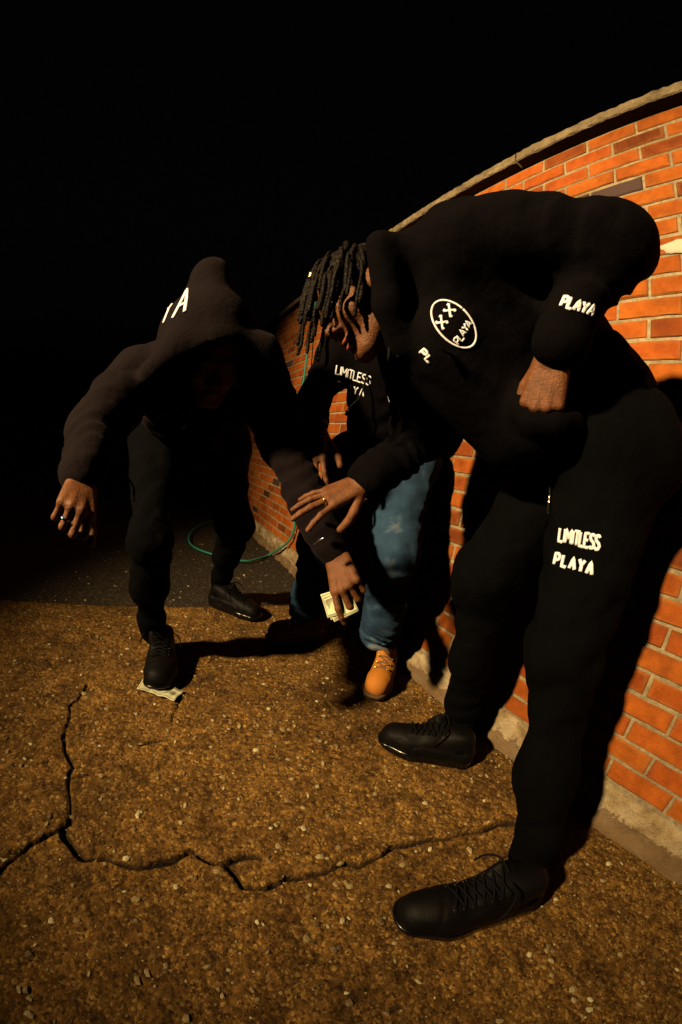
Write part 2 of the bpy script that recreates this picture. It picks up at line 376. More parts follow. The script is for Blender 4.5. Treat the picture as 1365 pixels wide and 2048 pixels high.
# asphalt: one sheet to the horizon
a = 220.0
mesh_obj('asphalt', [(-a, -a, -.014), (a, -a, -.014), (a, a, -.014), (-a, a, -.014), (-8.9, -5.9, -.014), (1.25, -5.9, -.014), (1.25, 1.77, -.014), (-8.9, 1.77, -.014)],
         [[0, 1, 5, 4], [1, 2, 6, 5], [2, 3, 7, 6], [3, 0, 4, 7]], MT['asphalt'], smooth=False)['kind'] = 'structure'

# concrete yard: one slab, finely divided where the cracks run
def axis(parts):
    out = []
    for a0, a1, st in parts: out.append(np.arange(a0, a1 - 1e-6, st))
    return np.concatenate(out + [[parts[-1][1]]])
xs = axis([(-9, -1.6, .6), (-1.6, -.6, .02), (-.6, 1.12, .0042), (1.12, WALL_X + .15, .03)])
ys = axis([(-6, -1.0, .5), (-1.0, .0, .02), (.0, 1.32, .0042), (1.32, 1.80, .012)])
X_, Y_ = np.meshgrid(xs, ys, indexing='ij')
Y_ = np.where(Y_ > 1.70, Y_ + (Y_ - 1.70) * (.35 + .5 * np.clip(X_ - .1, -2, 1) * .25 - .25 * (X_ < .1) * 0 + .10 * (value_noise(X_ + 20, Y_ * 0, .11, 3) - .5)), Y_)
Zg = -.004 + .006 * (value_noise(X_ + 30, Y_ + 30, .35, 1) - .5) + .004 * (value_noise(X_ + 30, Y_ + 30, .05, 2) - .5) + .0030 * (value_noise(X_ + 30, Y_ + 30, .014, 4) - .5)
wob = .010 * (value_noise(X_ + 30, Y_ + 30, .035, 5) - .5); wob2 = .010 * (value_noise(X_ + 30, Y_ + 30, .035, 6) - .5)
wid = value_noise(X_ + 30, Y_ + 30, .06, 8)
soil = np.zeros(X_.shape)
for ci, line in enumerate(CRACKS):
    best = np.full(X_.shape, 9.0); pts = np.array(line)
    for p0, p1 in zip(pts[:-1], pts[1:]):
        bx0, bx1 = min(p0[0], p1[0]) - .05, max(p0[0], p1[0]) + .05; by0, by1 = min(p0[1], p1[1]) - .05, max(p0[1], p1[1]) + .05
        i0, i1 = np.searchsorted(xs, [bx0, bx1]); j0, j1 = np.searchsorted(ys, [by0, by1])
        sx, sy = X_[i0:i1, j0:j1] + wob[i0:i1, j0:j1], Y_[i0:i1, j0:j1] + wob2[i0:i1, j0:j1]
        dv = p1 - p0; t = np.clip(((sx - p0[0]) * dv[0] + (sy - p0[1]) * dv[1]) / (dv @ dv + 1e-9), 0, 1)
        best[i0:i1, j0:j1] = np.minimum(best[i0:i1, j0:j1], np.hypot(sx - p0[0] - t * dv[0], sy - p0[1] - t * dv[1]))
    w = (.0030 + .0055 * wid ** 1.6 + .003 * value_noise(X_ + 30, Y_ + 30, .016, 15)) * ((.62, .95, .95)[ci] if ci < 3 else .5)
    Zg -= np.clip(1 - (best / w) ** 2, 0, 1) * (.022 if ci < 3 else .012)
    soil = np.maximum(soil, np.clip(1.6 - 1.3 * best / w, 0, 1))
    Zg -= np.clip(1 - best / .035, 0, 1) ** 2 * .0035 * (value_noise(X_ + 30, Y_ + 30, .02, 9))
for cxy in ((.073, .862), (1.02, .44), (.30, .50), (.75, .62)):      # small spalls
    Zg -= .010 * np.exp(-(((X_ - cxy[0]) / .009) ** 2 + ((Y_ - cxy[1]) / .006) ** 2))
nx, ny = X_.shape
gi = np.arange(nx * ny).reshape(nx, ny)
gf = np.stack([gi[:-1, :-1], gi[1:, :-1], gi[1:, 1:], gi[:-1, 1:]], -1).reshape(-1, 4)
gv = np.stack([X_, Y_, Zg], -1).reshape(-1, 3)
low = gv[gi[:, -1]].copy(); low[:, 2] = -.03; n0 = len(gv); gv = np.concatenate([gv, low])
sk = np.stack([gi[:-1, -1], gi[1:, -1], np.arange(n0 + 1, n0 + nx), np.arange(n0, n0 + nx - 1)], -1)
yard = mesh_obj('concrete_ground', gv, np.concatenate([gf, sk]), MT['concrete'])
yard['kind'] = 'structure'
sa = yard.data.attributes.new('soil', 'FLOAT', 'POINT'); sa.data.foreach_set('value', np.concatenate([soil.reshape(-1), np.zeros(nx)]).astype(f32))
def ground_z(x, y):
    i = min(max(np.searchsorted(xs, x), 0), nx - 1); j = min(max(np.searchsorted(ys, y), 0), ny - 1); return float(Zg[i, j])

# loose and embedded pebbles: nobody could count them
def pebble_shape(g):
    t = (1 + 5 ** .5) / 2
    v = np.array([(-1, t, 0), (1, t, 0), (-1, -t, 0), (1, -t, 0), (0, -1, t), (0, 1, t), (0, -1, -t), (0, 1, -t), (t, 0, -1), (t, 0, 1), (-t, 0, -1), (-t, 0, 1)], float) / 1.9
    v *= g.uniform(.75, 1.2, (12, 1)); v *= (g.uniform(.7, 1.3), g.uniform(.6, 1.0), g.uniform(.35, .55)); a_ = g.uniform(0, 6.28)
    return np.stack([v[:, 0] * math.cos(a_) - v[:, 1] * math.sin(a_), v[:, 0] * math.sin(a_) + v[:, 1] * math.cos(a_), v[:, 2]], 1)
ICO = [[0, 11, 5], [0, 5, 1], [0, 1, 7], [0, 7, 10], [0, 10, 11], [1, 5, 9], [5, 11, 4], [11, 10, 2], [10, 7, 6], [7, 1, 8], [3, 9, 4], [3, 4, 2], [3, 2, 6], [3, 6, 8], [3, 8, 9], [4, 9, 5], [2, 4, 11], [6, 2, 10], [8, 6, 7], [9, 8, 1]]
g = np.random.default_rng(21); shapes = [pebble_shape(g) for _ in range(24)]
pv = []; N = 5200
for k in range(N):
    if k < 4300: x, y = g.uniform(-.75, 1.06), g.uniform(-.45, 1.78)
    else: x, y = g.uniform(-1.6, 1.05), g.uniform(1.75, 3.2)
    s = .0016 + .0085 * g.random() ** 4.2
    zz = ground_z(x, y) if y < 1.78 else -.013
    pv.append(shapes[g.integers(24)] * s + (x, y, zz + s * .10))
for k in range(130):                                              # a drift of grit along the foot of the wall
    x, y = WALL_X - abs(g.normal(0, .022)) - .012, g.uniform(-.2, 1.7); s = g.uniform(.0015, .0055)
    pv.append(shapes[g.integers(24)] * s + (x, y, ground_z(x, y) + s * .3))
NP = len(pv)
pf = (np.array(ICO)[None] + 12 * np.arange(NP)[:, None, None]).reshape(-1, 3)
m = Mat('pebble')
gn = m.n('ShaderNodeNewGeometry')
m.color(m.ramp(gn.outputs['Random Per Island'], [(.0, (.10, .065, 0.027)), (.30, (.24, .17, 0.070)), (.62, (.33, .25, 0.112)), (.88, (.42, .35, 0.182)), (.96, (.62, .56, 0.322))]))
m.set(Roughness=.7); MT['pebble'] = m.m
tag(mesh_obj('gravel', np.concatenate(pv), pf, MT['pebble'], smooth=False), 'small tan and pale pebbles set in the cracked concrete yard', 'gravel', 'stuff')

# ------------------------------------------------------------------ brick wall
m = Mat('mortar'); co = m.coord('Object')
m.color(m.mix(.75, m.ramp(m.noise(60, 4, .7, co), [(.3, (.26, .215, .125)), (.7, (.54, .45, .28))]), m.ramp(m.noise(3.1, 5, .7, co), [(.36, (.42, .38, .34)), (.60, (1, 1, 1))]), 'MULTIPLY')); m.set(Roughness=.95)
m.bump(m.noise(190, 4, .7, co), .8, .006); MT['mortar'] = m.m
def brick_mat(name, rnd):
    m = Mat(name)
    if rnd == 'obj': r = m.n('ShaderNodeObjectInfo').outputs['Random']
    else: r = m.n('ShaderNodeNewGeometry').outputs['Random Per Island']
    co = m.n('ShaderNodeNewGeometry').outputs['Position']
    base = m.ramp(r, [(.0, (0.2058, 0.0510, 0.0097)), (.22, (0.4900, 0.1100, 0.0128)), (.45, (0.5880, 0.1628, 0.0165)), (.68, (0.4508, 0.0924, 0.0120)), (.90, (0.5096, 0.1408, 0.0150))])
    dark = m.math('GREATER_THAN', r, .997)
    base = m.mix(dark, base, (.075, .036, 0.018))
    pat = m.ramp(m.noise(22, 4, .6, co), [(.30, (.62, .55, .50)), (.60, (1, 1, 1))])
    c = m.mix(.75, base, pat, 'MULTIPLY')
    c = m.mix(m.math('MULTIPLY', m.math('GREATER_THAN', m.noise(75, 4, .75, co), .66), .5), c, (.40, .24, 0.066))
    c = m.mix(m.math('MULTIPLY', m.math('GREATER_THAN', m.noise(41, 5, .8, co), .68), .6), c, (.10, .045, 0.015))
    soot = m.ramp(m.noise(2.6, 5, .7, co), [(.38, (.50, .46, .44)), (.58, (1, 1, 1))])
    c = m.mix(.8, c, soot, 'MULTIPLY')
    if rnd == 'obj':                                    # paler burnt rim on each face
        sp = m.n('ShaderNodeSeparateXYZ'); m.l(m.coord('Generated'), sp.inputs[0])
        ry = m.math('ABSOLUTE', m.math('SUBTRACT', sp.outputs[1], .5)); rz = m.math('ABSOLUTE', m.math('SUBTRACT', sp.outputs[2], .5))
        rim = m.math('ADD', m.math('MAXIMUM', m.math('MULTIPLY', m.math('SUBTRACT', ry, .40), 8.0), m.math('MULTIPLY', m.math('SUBTRACT', rz, .26), 4.0)), m.math('MULTIPLY', m.math('SUBTRACT', m.noise(30, 4, .7, co), .55), 2.2))
        rr = m.n('ShaderNodeClamp'); m.l(rim, rr.inputs[0])
        c = m.mix(m.math('MULTIPLY', rr.outputs[0], .5), c, m.mix(m.math('GREATER_THAN', m.math('FRACT', m.math('MULTIPLY', r, 7.3)), .6), (.42, .20, .055), (.20, .075, .022)))
    m.color(c); m.set(Roughness=.82, Specular_IOR_Level=.25)
    m.bump(m.math('ADD', m.noise(120, 5, .75, co), m.math('MULTIPLY', m.noise(420, 2, .6, co), .4)), .7, .005)
    return m.m
MT['brick'] = brick_mat('fired_brick', 'obj'); MT['brick_far'] = brick_mat('fired_brick_far', 'island')
MT['brick_dark'] = simple('overburnt_brick', (.060, .030, .027), .75)

wall = empty('brick_wall', (WALL_X, 2.5, 0), 'long orange brick wall with a pale concrete foot and thin coping stones', 'wall')
Y0, Y1 = -.75, 7.2
TOP = PLINTH + 31 * COURSE
mesh_obj('mortar', [(x, y, z) for x in (WALL_X + .0042, WALL_X + .20) for y in (Y0, Y1) for z in (.02, TOP)],
         [[0, 1, 3, 2], [4, 6, 7, 5], [0, 4, 5, 1], [2, 3, 7, 6], [0, 2, 6, 4], [1, 5, 7, 3]], MT['mortar'], wall, smooth=False)
def brick_shape(L, g):
    hy, hz = L / 2, .0290; n = 6; ring = []
    tt = np.linspace(-1, 1, n)
    pr = [(t * hy, -hz) for t in tt] + [(t * hy, hz) for t in tt[::-1]]
    back = [(.05, y, z) for y, z in pr]
    mid = [(.0035 + g.uniform(-.0008, .0008), y + g.uniform(-.0013, .0013), z + g.uniform(-.0016, .0016)) for y, z in pr]
    k = g.uniform(.0025, .005)
    fr = [(g.uniform(-.0014, .0006), y * (1 - k / hy) + g.uniform(-.0008, .0008), z * (1 - k / hz) + g.uniform(-.0008, .0008)) for y, z in pr]
    v = back + mid + fr; q = len(pr); f = []
    for a_ in (0, q):
        for i in range(q): j = (i + 1) % q; f.append([a_ + i, a_ + q + i, a_ + q + j, a_ + j])
    for i in range(n - 1): f.append([2 * q + i, 2 * q + q - 1 - i, 2 * q + q - 2 - i, 2 * q + i + 1])
    return np.array(v), f
g = np.random.default_rng(5)
bm_ = [brick_shape(BRICK - .0095, g) for _ in range(10)]
bmesh_ = []
for v, f in bm_:
    me = bpy.data.meshes.new('brick'); me.from_pydata(v.tolist(), [], f); me.materials.append(MT['brick'])
    bmesh_.append(me)
dark_me = bmesh_[3].copy(); dark_me.materials.clear(); dark_me.materials.append(MT['brick_dark'])
DARK = {(4, 1), (8, 15), (7, 17), (19, 18), (24, 14), (22, 11), (11, 13)}
KEEP = set()
KEEP |= {(r, k) for r, ks in {0: [0, 1, 2, 3, 4, 15, 16, 17, 18, 19], 1: [0, 1, 2, 3, 4, 15, 16, 17, 18, 19], 2: [0, 1, 2, 3, 15, 16, 17, 18], 3: [0, 1, 2, 3, 15, 16, 17, 18], 4: [0, 1, 12, 13, 15, 16, 17], 5: [0, 1, 13, 14, 15, 16, 17], 6: [0, 12, 13, 14, 15, 16], 7: [0, 1, 12, 13, 14, 15, 16], 8: [0, 12, 13, 14, 15], 9: [1, 13, 14, 15], 10: [0, 1, 12, 13, 14], 11: [1, 13, 14], 12: [0, 1, 13], 13: [1], 14: [0, 9], 15: [1, 9, 10], 16: [0, 9, 20], 17: [4, 5, 9, 10, 20, 21], 18: [0, 3, 4, 9, 10, 19, 20], 19: [0, 3, 4, 5, 18, 19], 20: [0, 3, 4, 17, 18, 19], 21: [0, 1, 3, 4, 5, 10, 11, 17, 18, 19], 22: [0, 3, 4, 6, 16, 17, 18, 19], 23: [0, 1, 4, 5, 7, 15, 16, 17, 18, 19], 24: [-1, 0, 2, 4, 7, 14, 15, 16, 17, 18], 25: [0, 1, 2, 4, 5, 7, 8, 14, 15, 16, 17, 18, 19], 26: [-1, 0, 2, 4, 7, 12, 13, 14, 15, 16, 17, 18], 27: [-1, 0, 1, 2, 3, 4, 5, 7, 12, 13, 14, 15, 16, 17, 18], 28: [-1, 0, 2, 3, 4, 6, 7, 11, 12, 13, 14, 15, 16, 17, 18], 29: [-1, 0, 2, 4, 5, 7, 12, 13, 14, 15, 16, 17], 30: [-2, -1, 0, 1, 2, 3, 4, 6, 11, 12, 13, 14, 15, 16]}.items() for k in ks}
rest = []
for row in range(31):                       # row 0 is the top course
    z = TOP - (row + .5) * COURSE
    ph = .86 if row % 2 == 0 else .36
    k0 = int((Y0 + .1) / BRICK - ph) - 1
    for k in range(-4, 35):
        yc = (ph + k + .5) * BRICK
        if yc - BRICK / 2 < Y0 or yc + BRICK / 2 > Y1: continue
        dx, dz = g.uniform(-.0018, .0018), g.uniform(-.0012, .0012)
        if (not KEEP and yc < 1.6) or (row, k) in KEEP:
            me = dark_me if (row, k) in DARK else bmesh_[g.integers(10)]
            o = bpy.data.objects.new('brick', me); COL.objects.link(o); o.parent = wall
            o.location = (dx, yc - 2.5, z + dz)
        else:
            v, f = bm_[g.integers(10)]
            rest.append((v + (WALL_X + dx, yc, z + dz), f))
rv, rf = joined([(v, np.array(f)) for v, f in rest])
tag(mesh_obj('brickwork', rv, rf, MT['brick_far'], wall, smooth=False), 'brick courses farther along the wall', kind='stuff')

# concrete foot of the wall, rough and chipped
m = Mat('rough_footing'); co = m.coord('Object')
n1 = m.noise(9, 5, .65, co)
c = m.ramp(n1, [(.30, (.16, .10, .045)), (.46, (.42, .31, .16)), (.64, (.66, .55, .36))])
spz = m.n('ShaderNodeSeparateXYZ'); m.l(co, spz.inputs[0])
dirt = m.math('GREATER_THAN', m.math('ADD', m.math('MULTIPLY', m.noise(16, 5, .75, co), .16), m.math('MULTIPLY', spz.outputs[2], -1.0)), .028)
c = m.mix(m.math('MULTIPLY', dirt, .75), c, (.17, .095, .040))
m.color(m.mix(m.math('GREATER_THAN', m.noise(30, 4, .7, co), .66), c, (.20, .13, .065))); m.set(Roughness=.9)
m.bump(m.math('ADD', m.noise(40, 5, .75, co), m.noise(200, 3, .7, co)), .9, .010); MT['footing'] = m.m
fy = np.arange(Y0, Y1, .013); fz = np.linspace(-.02, PLINTH + .006, 14)
FY, FZ = np.meshgrid(fy, fz, indexing='ij')
FX = WALL_X - .012 + .016 * (value_noise(FY + 9, FZ + 9, .09, 11) - .5) + .010 * (value_noise(FY + 9, FZ + 9, .03, 12) - .5) - .02 * np.clip(1 - FZ / .03, 0, 1) * value_noise(FY + 9, FZ * 0, .05, 14)
top_cut = PLINTH - .005 + .014 * (value_noise(FY + 9, FY * 0, .06, 13) - .6)
FZ = np.minimum(FZ, top_cut); FX = np.where(FZ >= top_cut - 1e-6, FX + .02, FX)
crk = np.abs(FY - .475 - .3 * (FZ - .05) + .01 * np.sin(FZ * 90)); FX += .02 * np.clip(1 - crk / .010, 0, 1)
i_ = np.arange(FX.size).reshape(FX.shape)
mesh_obj('footing', np.stack([FX, FY, FZ], -1).reshape(-1, 3), np.stack([i_[:-1, :-1], i_[:-1, 1:], i_[1:, 1:], i_[1:, :-1]], -1).reshape(-1, 4), MT['footing'], wall)

# coping stones
m = Mat('weathered_coping'); co = m.n('ShaderNodeNewGeometry').outputs['Position']
c = m.ramp(m.noise(14, 5, .7, co), [(.30, (.10, .075, .042)), (.50, (.24, .185, .105)), (.70, (.37, .29, .175))])
m.color(c); m.set(Roughness=.9); m.bump(m.noise(90, 5, .75, co), .9, .010); MT['coping'] = m.m
joints = [-.75, .0, .885, 1.78, 2.68, 3.58, 4.48, 5.38, 6.28, 7.2]
for y0, y1 in zip(joints[:-1], joints[1:]):
    y0 += .004; y1 -= .004; ny_ = max(4, int((y1 - y0) / .02)); yy = np.linspace(y0, y1, ny_)
    prof = [(-.050, .000), (-.056, .004), (-.057, .024), (-.055, .046), (-.046, .053), (.06, .062), (.15, .062), (.25, .053), (.252, .0)]
    vs = []
    for q, y in enumerate(yy):
        for px_, pz_ in prof:
            jx = .0016 * g.normal() * (px_ < 0); jz = .0009 * g.normal()
            vs.append((WALL_X + px_ + jx, y, TOP + .0012 + pz_ + (jz if pz_ > .01 else 0)))
    q = len(prof); fs = [[a_ * q + b, a_ * q + (b + 1) % q, (a_ + 1) * q + (b + 1) % q, (a_ + 1) * q + b] for a_ in range(ny_ - 1) for b in range(q)]
    fs += [list(range(q))[::-1], [(ny_ - 1) * q + b for b in range(q)]]
    mesh_obj('coping_stone', vs, fs, MT['coping'], wall, smooth=False)

# pale mortar smear on one brick by the right edge
def blob_patch(cy, cz, ry, rz, seed, n=26):
    g2 = np.random.default_rng(seed); vs = [(WALL_X - .0055, cy, cz)]
    for ring, (s, dx) in enumerate(((.55, -.0048), (.85, -.0040), (1.0, .0))):
        for k in range(n):
            a_ = 2 * math.pi * k / n; r_ = 1 + .12 * math.sin(3 * a_ + seed) + .08 * math.sin(5 * a_) + .04 * g2.normal()
            vs.append((WALL_X + dx - .0005, cy + math.cos(a_) * ry * s * r_, cz + math.sin(a_) * rz * s * r_))
    fs = [[0, 1 + (k + 1) % n, 1 + k] for k in range(n)]
    for r_ in range(2):
        for k in range(n): k2 = (k + 1) % n; a_ = 1 + r_ * n; fs.append([a_ + k, a_ + k2, a_ + n + k2, a_ + n + k])
    return vs, fs
MT['smear'] = simple('pale_mortar_smear', (.62, .54, .44), .9)
for a_ in ((.290, MISC['splash'][2], .048, .024, 1), (.255, 1.36, .012, .008, 2), (2.33, 1.155, .016, .012, 4), (2.36, 1.31, .012, .007, 5)):
    mesh_obj('mortar_smear', *blob_patch(*a_), MT['smear'], wall)

# ------------------------------------------------------------------ garden hose
pth = spline(HOSE, 10)
hv, hf = tube(pth, .0085, 10)
hose = mesh_obj('garden_hose', hv, hf, MT['hose'])
tag(hose, 'teal rubber garden hose hanging down the brick wall and looping on the ground', 'hose')

# ================================================================== people
def frame(fwd, up):
    f = unit(fwd); u = unit(np.asarray(up, float) - f * (np.asarray(up, float) @ f)); return np.array([np.cross(f, u), f, u])   # rows right, forward, up
def head_sd(P, c, ax, neck_base):
    q = ((P - np.asarray(c, f32)) @ np.asarray(ax, f32).T)
    I3 = np.eye(3)
    d = ell_sd(q, (0, -.012, .030), I3, (.074, .094, .084))
    d = smin(d, ell_sd(q, (0, .030, -.045), I3, (.059, .062, .074)), .03)
    for s in (-1, 1):
        d = smin(d, seg_sd(q, (s * .056, .0, -.058), (s * .022, .070, -.104), .016, .016), .03)
        d = smin(d, ell_sd(q, (s * .044, .062, -.030), I3, (.022, .022, .020)), .025)     # cheekbone
    d = smin(d, ell_sd(q, (0, .078, -.106), I3, (.024, .018, .017)), .02)
    d = smin(d, seg_sd(q, (-.036, .080, .021), (.036, .080, .021), .011, .011), .018)
    for s in (-1, 1): d = smax(d, -ell_sd(q, (s * .031, .102, .001), I3, (.019, .022, .013)), .012)
    for s in (-1, 1): d = smin(d, ell_sd(q, (s * .031, .076, .001), I3, (.0155, .0145, .0125)), .004)   # eyelid ball
    d = smin(d, seg_sd(q, (0, .090, .012), (0, .108, -.030), .0075, .0125), .010)
    for s in (-1, 1): d = smin(d, ell_sd(q, (s * .0145, .098, -.037), I3, (.0095, .0105, .0085)), .007)
    d = smin(d, ell_sd(q, (0, .089, -.066), I3, (.025, .014, .0075)), .006)
    d = smin(d, ell_sd(q, (0, .088, -.080), I3, (.021, .014, .0085)), .006)
    for s in (-1, 1): d = smin(d, ell_sd(q, (s * .076, -.006, -.010), I3, (.010, .020, .031)), .010)
    nb = (np.asarray(neck_base, float) - c) @ np.asarray(ax).T
    d = smin(d, seg_sd(q, (0, -.030, -.050), nb, .056, .066), .03)
    return d
def hand_prims(w, k, th, curl, spread=(9, 2, -5, -13), thumb=(0, 0), scale=1.0):
    """Segments (a, b, ra, rb) of a hand; curl = 3 joint angles per finger (index first)."""
    w, k, th = V(w), V(k), V(th)
    x = unit(k - w); y = unit((th - w) - x * ((th - w) @ x)); z = np.cross(x, y)
    if hand_prims.back is not None and z @ hand_prims.back < 0: z = -z
    W = lambda p: w + scale * (x * p[0] + y * p[1] + z * p[2])
    kn = [(.090, .027, 0), (.095, .006, .004), (.089, -.0145, .002), (.080, -.033, -.004)]
    ln_ = [(.044, .026, .021), (.049, .030, .022), (.045, .028, .021), (.035, .021, .019)]
    rad = [.0092, .0094, .0088, .0078]; S = []
    for i in range(4):
        S.append((W((.004, kn[i][1] * .62, -.002)), W(kn[i]), .0155 * scale, .0120 * scale, 'palm'))
        a = math.radians(spread[i]); p = np.array(kn[i], float); ang = 0; d0 = np.array([math.cos(a), math.sin(a), 0]); r = rad[i]
        for j in range(3):
            ang += math.radians(curl[i][j]); d = d0 * math.cos(ang) + np.array([0, 0, -1]) * math.sin(ang)
            p2 = p + d * ln_[i][j]; S.append((W(p), W(p2), r * scale, r * .90 * scale, i)); p = p2; r *= .91
    S.append((W((.015, .018, -.008)), W((.062, .008, -.010)), .016 * scale, .014 * scale, 'palm'))
    S.append((W((.018, -.014, -.008)), W((.066, -.022, -.009)), .015 * scale, .011 * scale, 'palm'))
    t0, t1 = thumb
    a = math.radians(38 + t0); b = math.radians(t1)
    p0 = np.array((.016, .020, -.010)); d = np.array([math.cos(a), math.sin(a) * math.cos(b), -math.sin(a) * math.sin(b)])
    p1 = p0 + d * .048; a2 = a - math.radians(12); d2 = np.array([math.cos(a2), math.sin(a2) * math.cos(b), -math.sin(a2) * math.sin(b)])
    p2 = p1 + d2 * .034; a3 = a2 - math.radians(14); d3 = np.array([math.cos(a3), math.sin(a3) * math.cos(b), -math.sin(a3) * math.sin(b)])
    p3 = p2 + d3 * .026
    S += [(W(p0), W(p1), .0155 * scale, .0125 * scale, 'thumb'), (W(p1), W(p2), .0115 * scale, .0105 * scale, 'thumb'), (W(p2), W(p3), .0108 * scale, .0090 * scale, 'thumb')]
    S.append((w - x * .10, w, .027 * scale, .024 * scale, 'palm'))
    return S, (x, y, z)
hand_prims.back = None
def hand_mesh(S, step=.0026):
    lo, hi = bounds([s[0] for s in S[:-1]] + [s[1] for s in S], .03)
    def fn(P):
        groups = {}
        for a, b, ra, rb, gname in S:
            d = seg_sd(P, a, b, ra, rb)
            groups[gname] = d if gname not in groups else smin(groups[gname], d, .010 if gname == 'palm' else .004)
        d = groups.pop('palm')
        fing = None
        for gd in groups.values(): d = smin(d, gd, .005)
        return d
    return sculpt(fn, lo, hi, step)

def limb_sd(P, pts, rads, k=.03, rings=None, side=None, ratio=1.0):
    d = None
    for i in range(len(pts) - 1):
        e = seg_sd(P, pts[i], pts[i + 1], rads[i], rads[i + 1], side, ratio, rings[i] if rings else None)
        d = e if d is None else smin(d, e, k)
    return d

# ---- stroke letters, sewn on as raised thread
GLY = {'L': ([[(0, 1), (0, 0), (.55, 0)]], .62), 'I': ([[(.1, 1), (.1, 0)]], .25), 'M': ([[(0, 0), (.05, 1), (.38, .35), (.7, 1), (.75, 0)]], .85),
       'T': ([[(0, 1), (.7, 1)], [(.35, 1), (.35, 0)]], .72), 'E': ([[(.52, 1), (0, 1), (0, 0), (.55, 0)], [(0, .52), (.42, .52)]], .62),
       'S': ([[(.55, .86), (.38, 1), (.12, .97), (.03, .76), (.16, .58), (.42, .46), (.56, .27), (.44, .05), (.18, 0), (0, .14)]], .66),
       'P': ([[(0, 0), (0, 1), (.35, 1), (.55, .82), (.52, .58), (.32, .46), (.02, .46)]], .64), 'A': ([[(0, 0), (.32, 1), (.64, 0)], [(.14, .38), (.5, .38)]], .72),
       'Y': ([[(0, 1), (.32, .5), (.64, 1)], [(.32, .5), (.30, 0)]], .70), 'X': ([[(0, 1), (.6, 0)], [(.6, 1), (0, 0)], [(0, 1), (.16, 1)], [(.44, 1), (.6, 1)], [(0, 0), (.16, 0)], [(.44, 0), (.6, 0)]], .75), ' ': ([], .4)}
def bvh_of(*objs):
    vs, fs, n = [], [], 0
    for o in objs:
        off = root_loc(o)
        vs += [v.co + off for v in o.data.vertices]; fs += [[i + n for i in p.vertices] for p in o.data.polygons]; n = len(vs)
    return BVHTree.FromPolygons(vs, fs)
def sew(strokes, place, bvh, rad, lift=.0012, seg=6, flat=.55):
    """strokes in (0..1, 0..1) of the placement's base line and height, laid on the cloth."""
    a, b, c, n = [V(p) for p in place]; parts = []
    for st in strokes:
        pts = np.array(st, float); pth = []
        for p0, p1 in zip(pts[:-1], pts[1:]):
            k = max(2, int(np.linalg.norm((p1 - p0) * (np.linalg.norm(b - a), np.linalg.norm(c - a))) / .004))
            pth += [p0 + (p1 - p0) * t for t in np.linspace(0, 1, k, endpoint=False)]
        pth.append(pts[-1]); cur = []; nrm = None
        def flush(cur, nrm):
            if len(cur) > 1: parts.append(tube(np.array(cur), rad, seg, (np.array(nrm), flat)))
        for u, v in pth:
            w = a + (b - a) * u + (c - a) * v
            hit, nn, _, dist = bvh.ray_cast(Vector(w - n * .22), Vector(n), .6)
            if hit is None or (cur and np.linalg.norm(np.array(hit) - cur[-1]) > .03): flush(cur, nrm); cur = []; continue
            if nn.dot(Vector(n)) > 0: nn = -nn
            nrm = nn; cur.append(np.array(hit) + np.array(nn) * lift)
        flush(cur, nrm)
    return parts
def lettering(name, word, place, bvh, rad, parent, mat, track=0.0, keep=None):
    """Each letter is one mesh under the garment."""
    tot = sum(GLY[ch][1] + track for ch in word) - track; x = 0
    for i, ch in enumerate(word):
        st, wd = GLY[ch]
        strokes = [[((x + px_) / tot, py_) for px_, py_ in s] for s in st]; x += wd + track
        if keep is not None and i not in keep: continue
        parts = sew(strokes, place, bvh, rad)
        if parts: mesh_obj(name, *joined(parts), mat, parent)
def round_logo(place, bvh, rad, parent, mat, rx=.5, ry=.5, name='embroidered_badge'):
    ring = [[(.5 + rx * math.cos(t), .5 + ry * math.sin(t)) for t in np.linspace(0, 2 * math.pi, 40)]]
    parts = sew(ring, place, bvh, rad * .85)
    for cx in (.14, .56):
        parts += sew([[(cx + px_ * .46, .60 + py_ * .17) for px_, py_ in s] for s in GLY['X'][0]], place, bvh, rad)
    tot = sum(GLY[ch][1] for ch in 'PLAYA'); x = 0
    for ch in 'PLAYA':
        parts += sew([[(.14 + .74 * (x + px_) / tot, .20 + py_ * .14) for px_, py_ in s] for s in GLY[ch][0]], place, bvh, rad * .8); x += GLY[ch][1]
    if parts: return mesh_obj(name, *joined(parts), mat, parent)

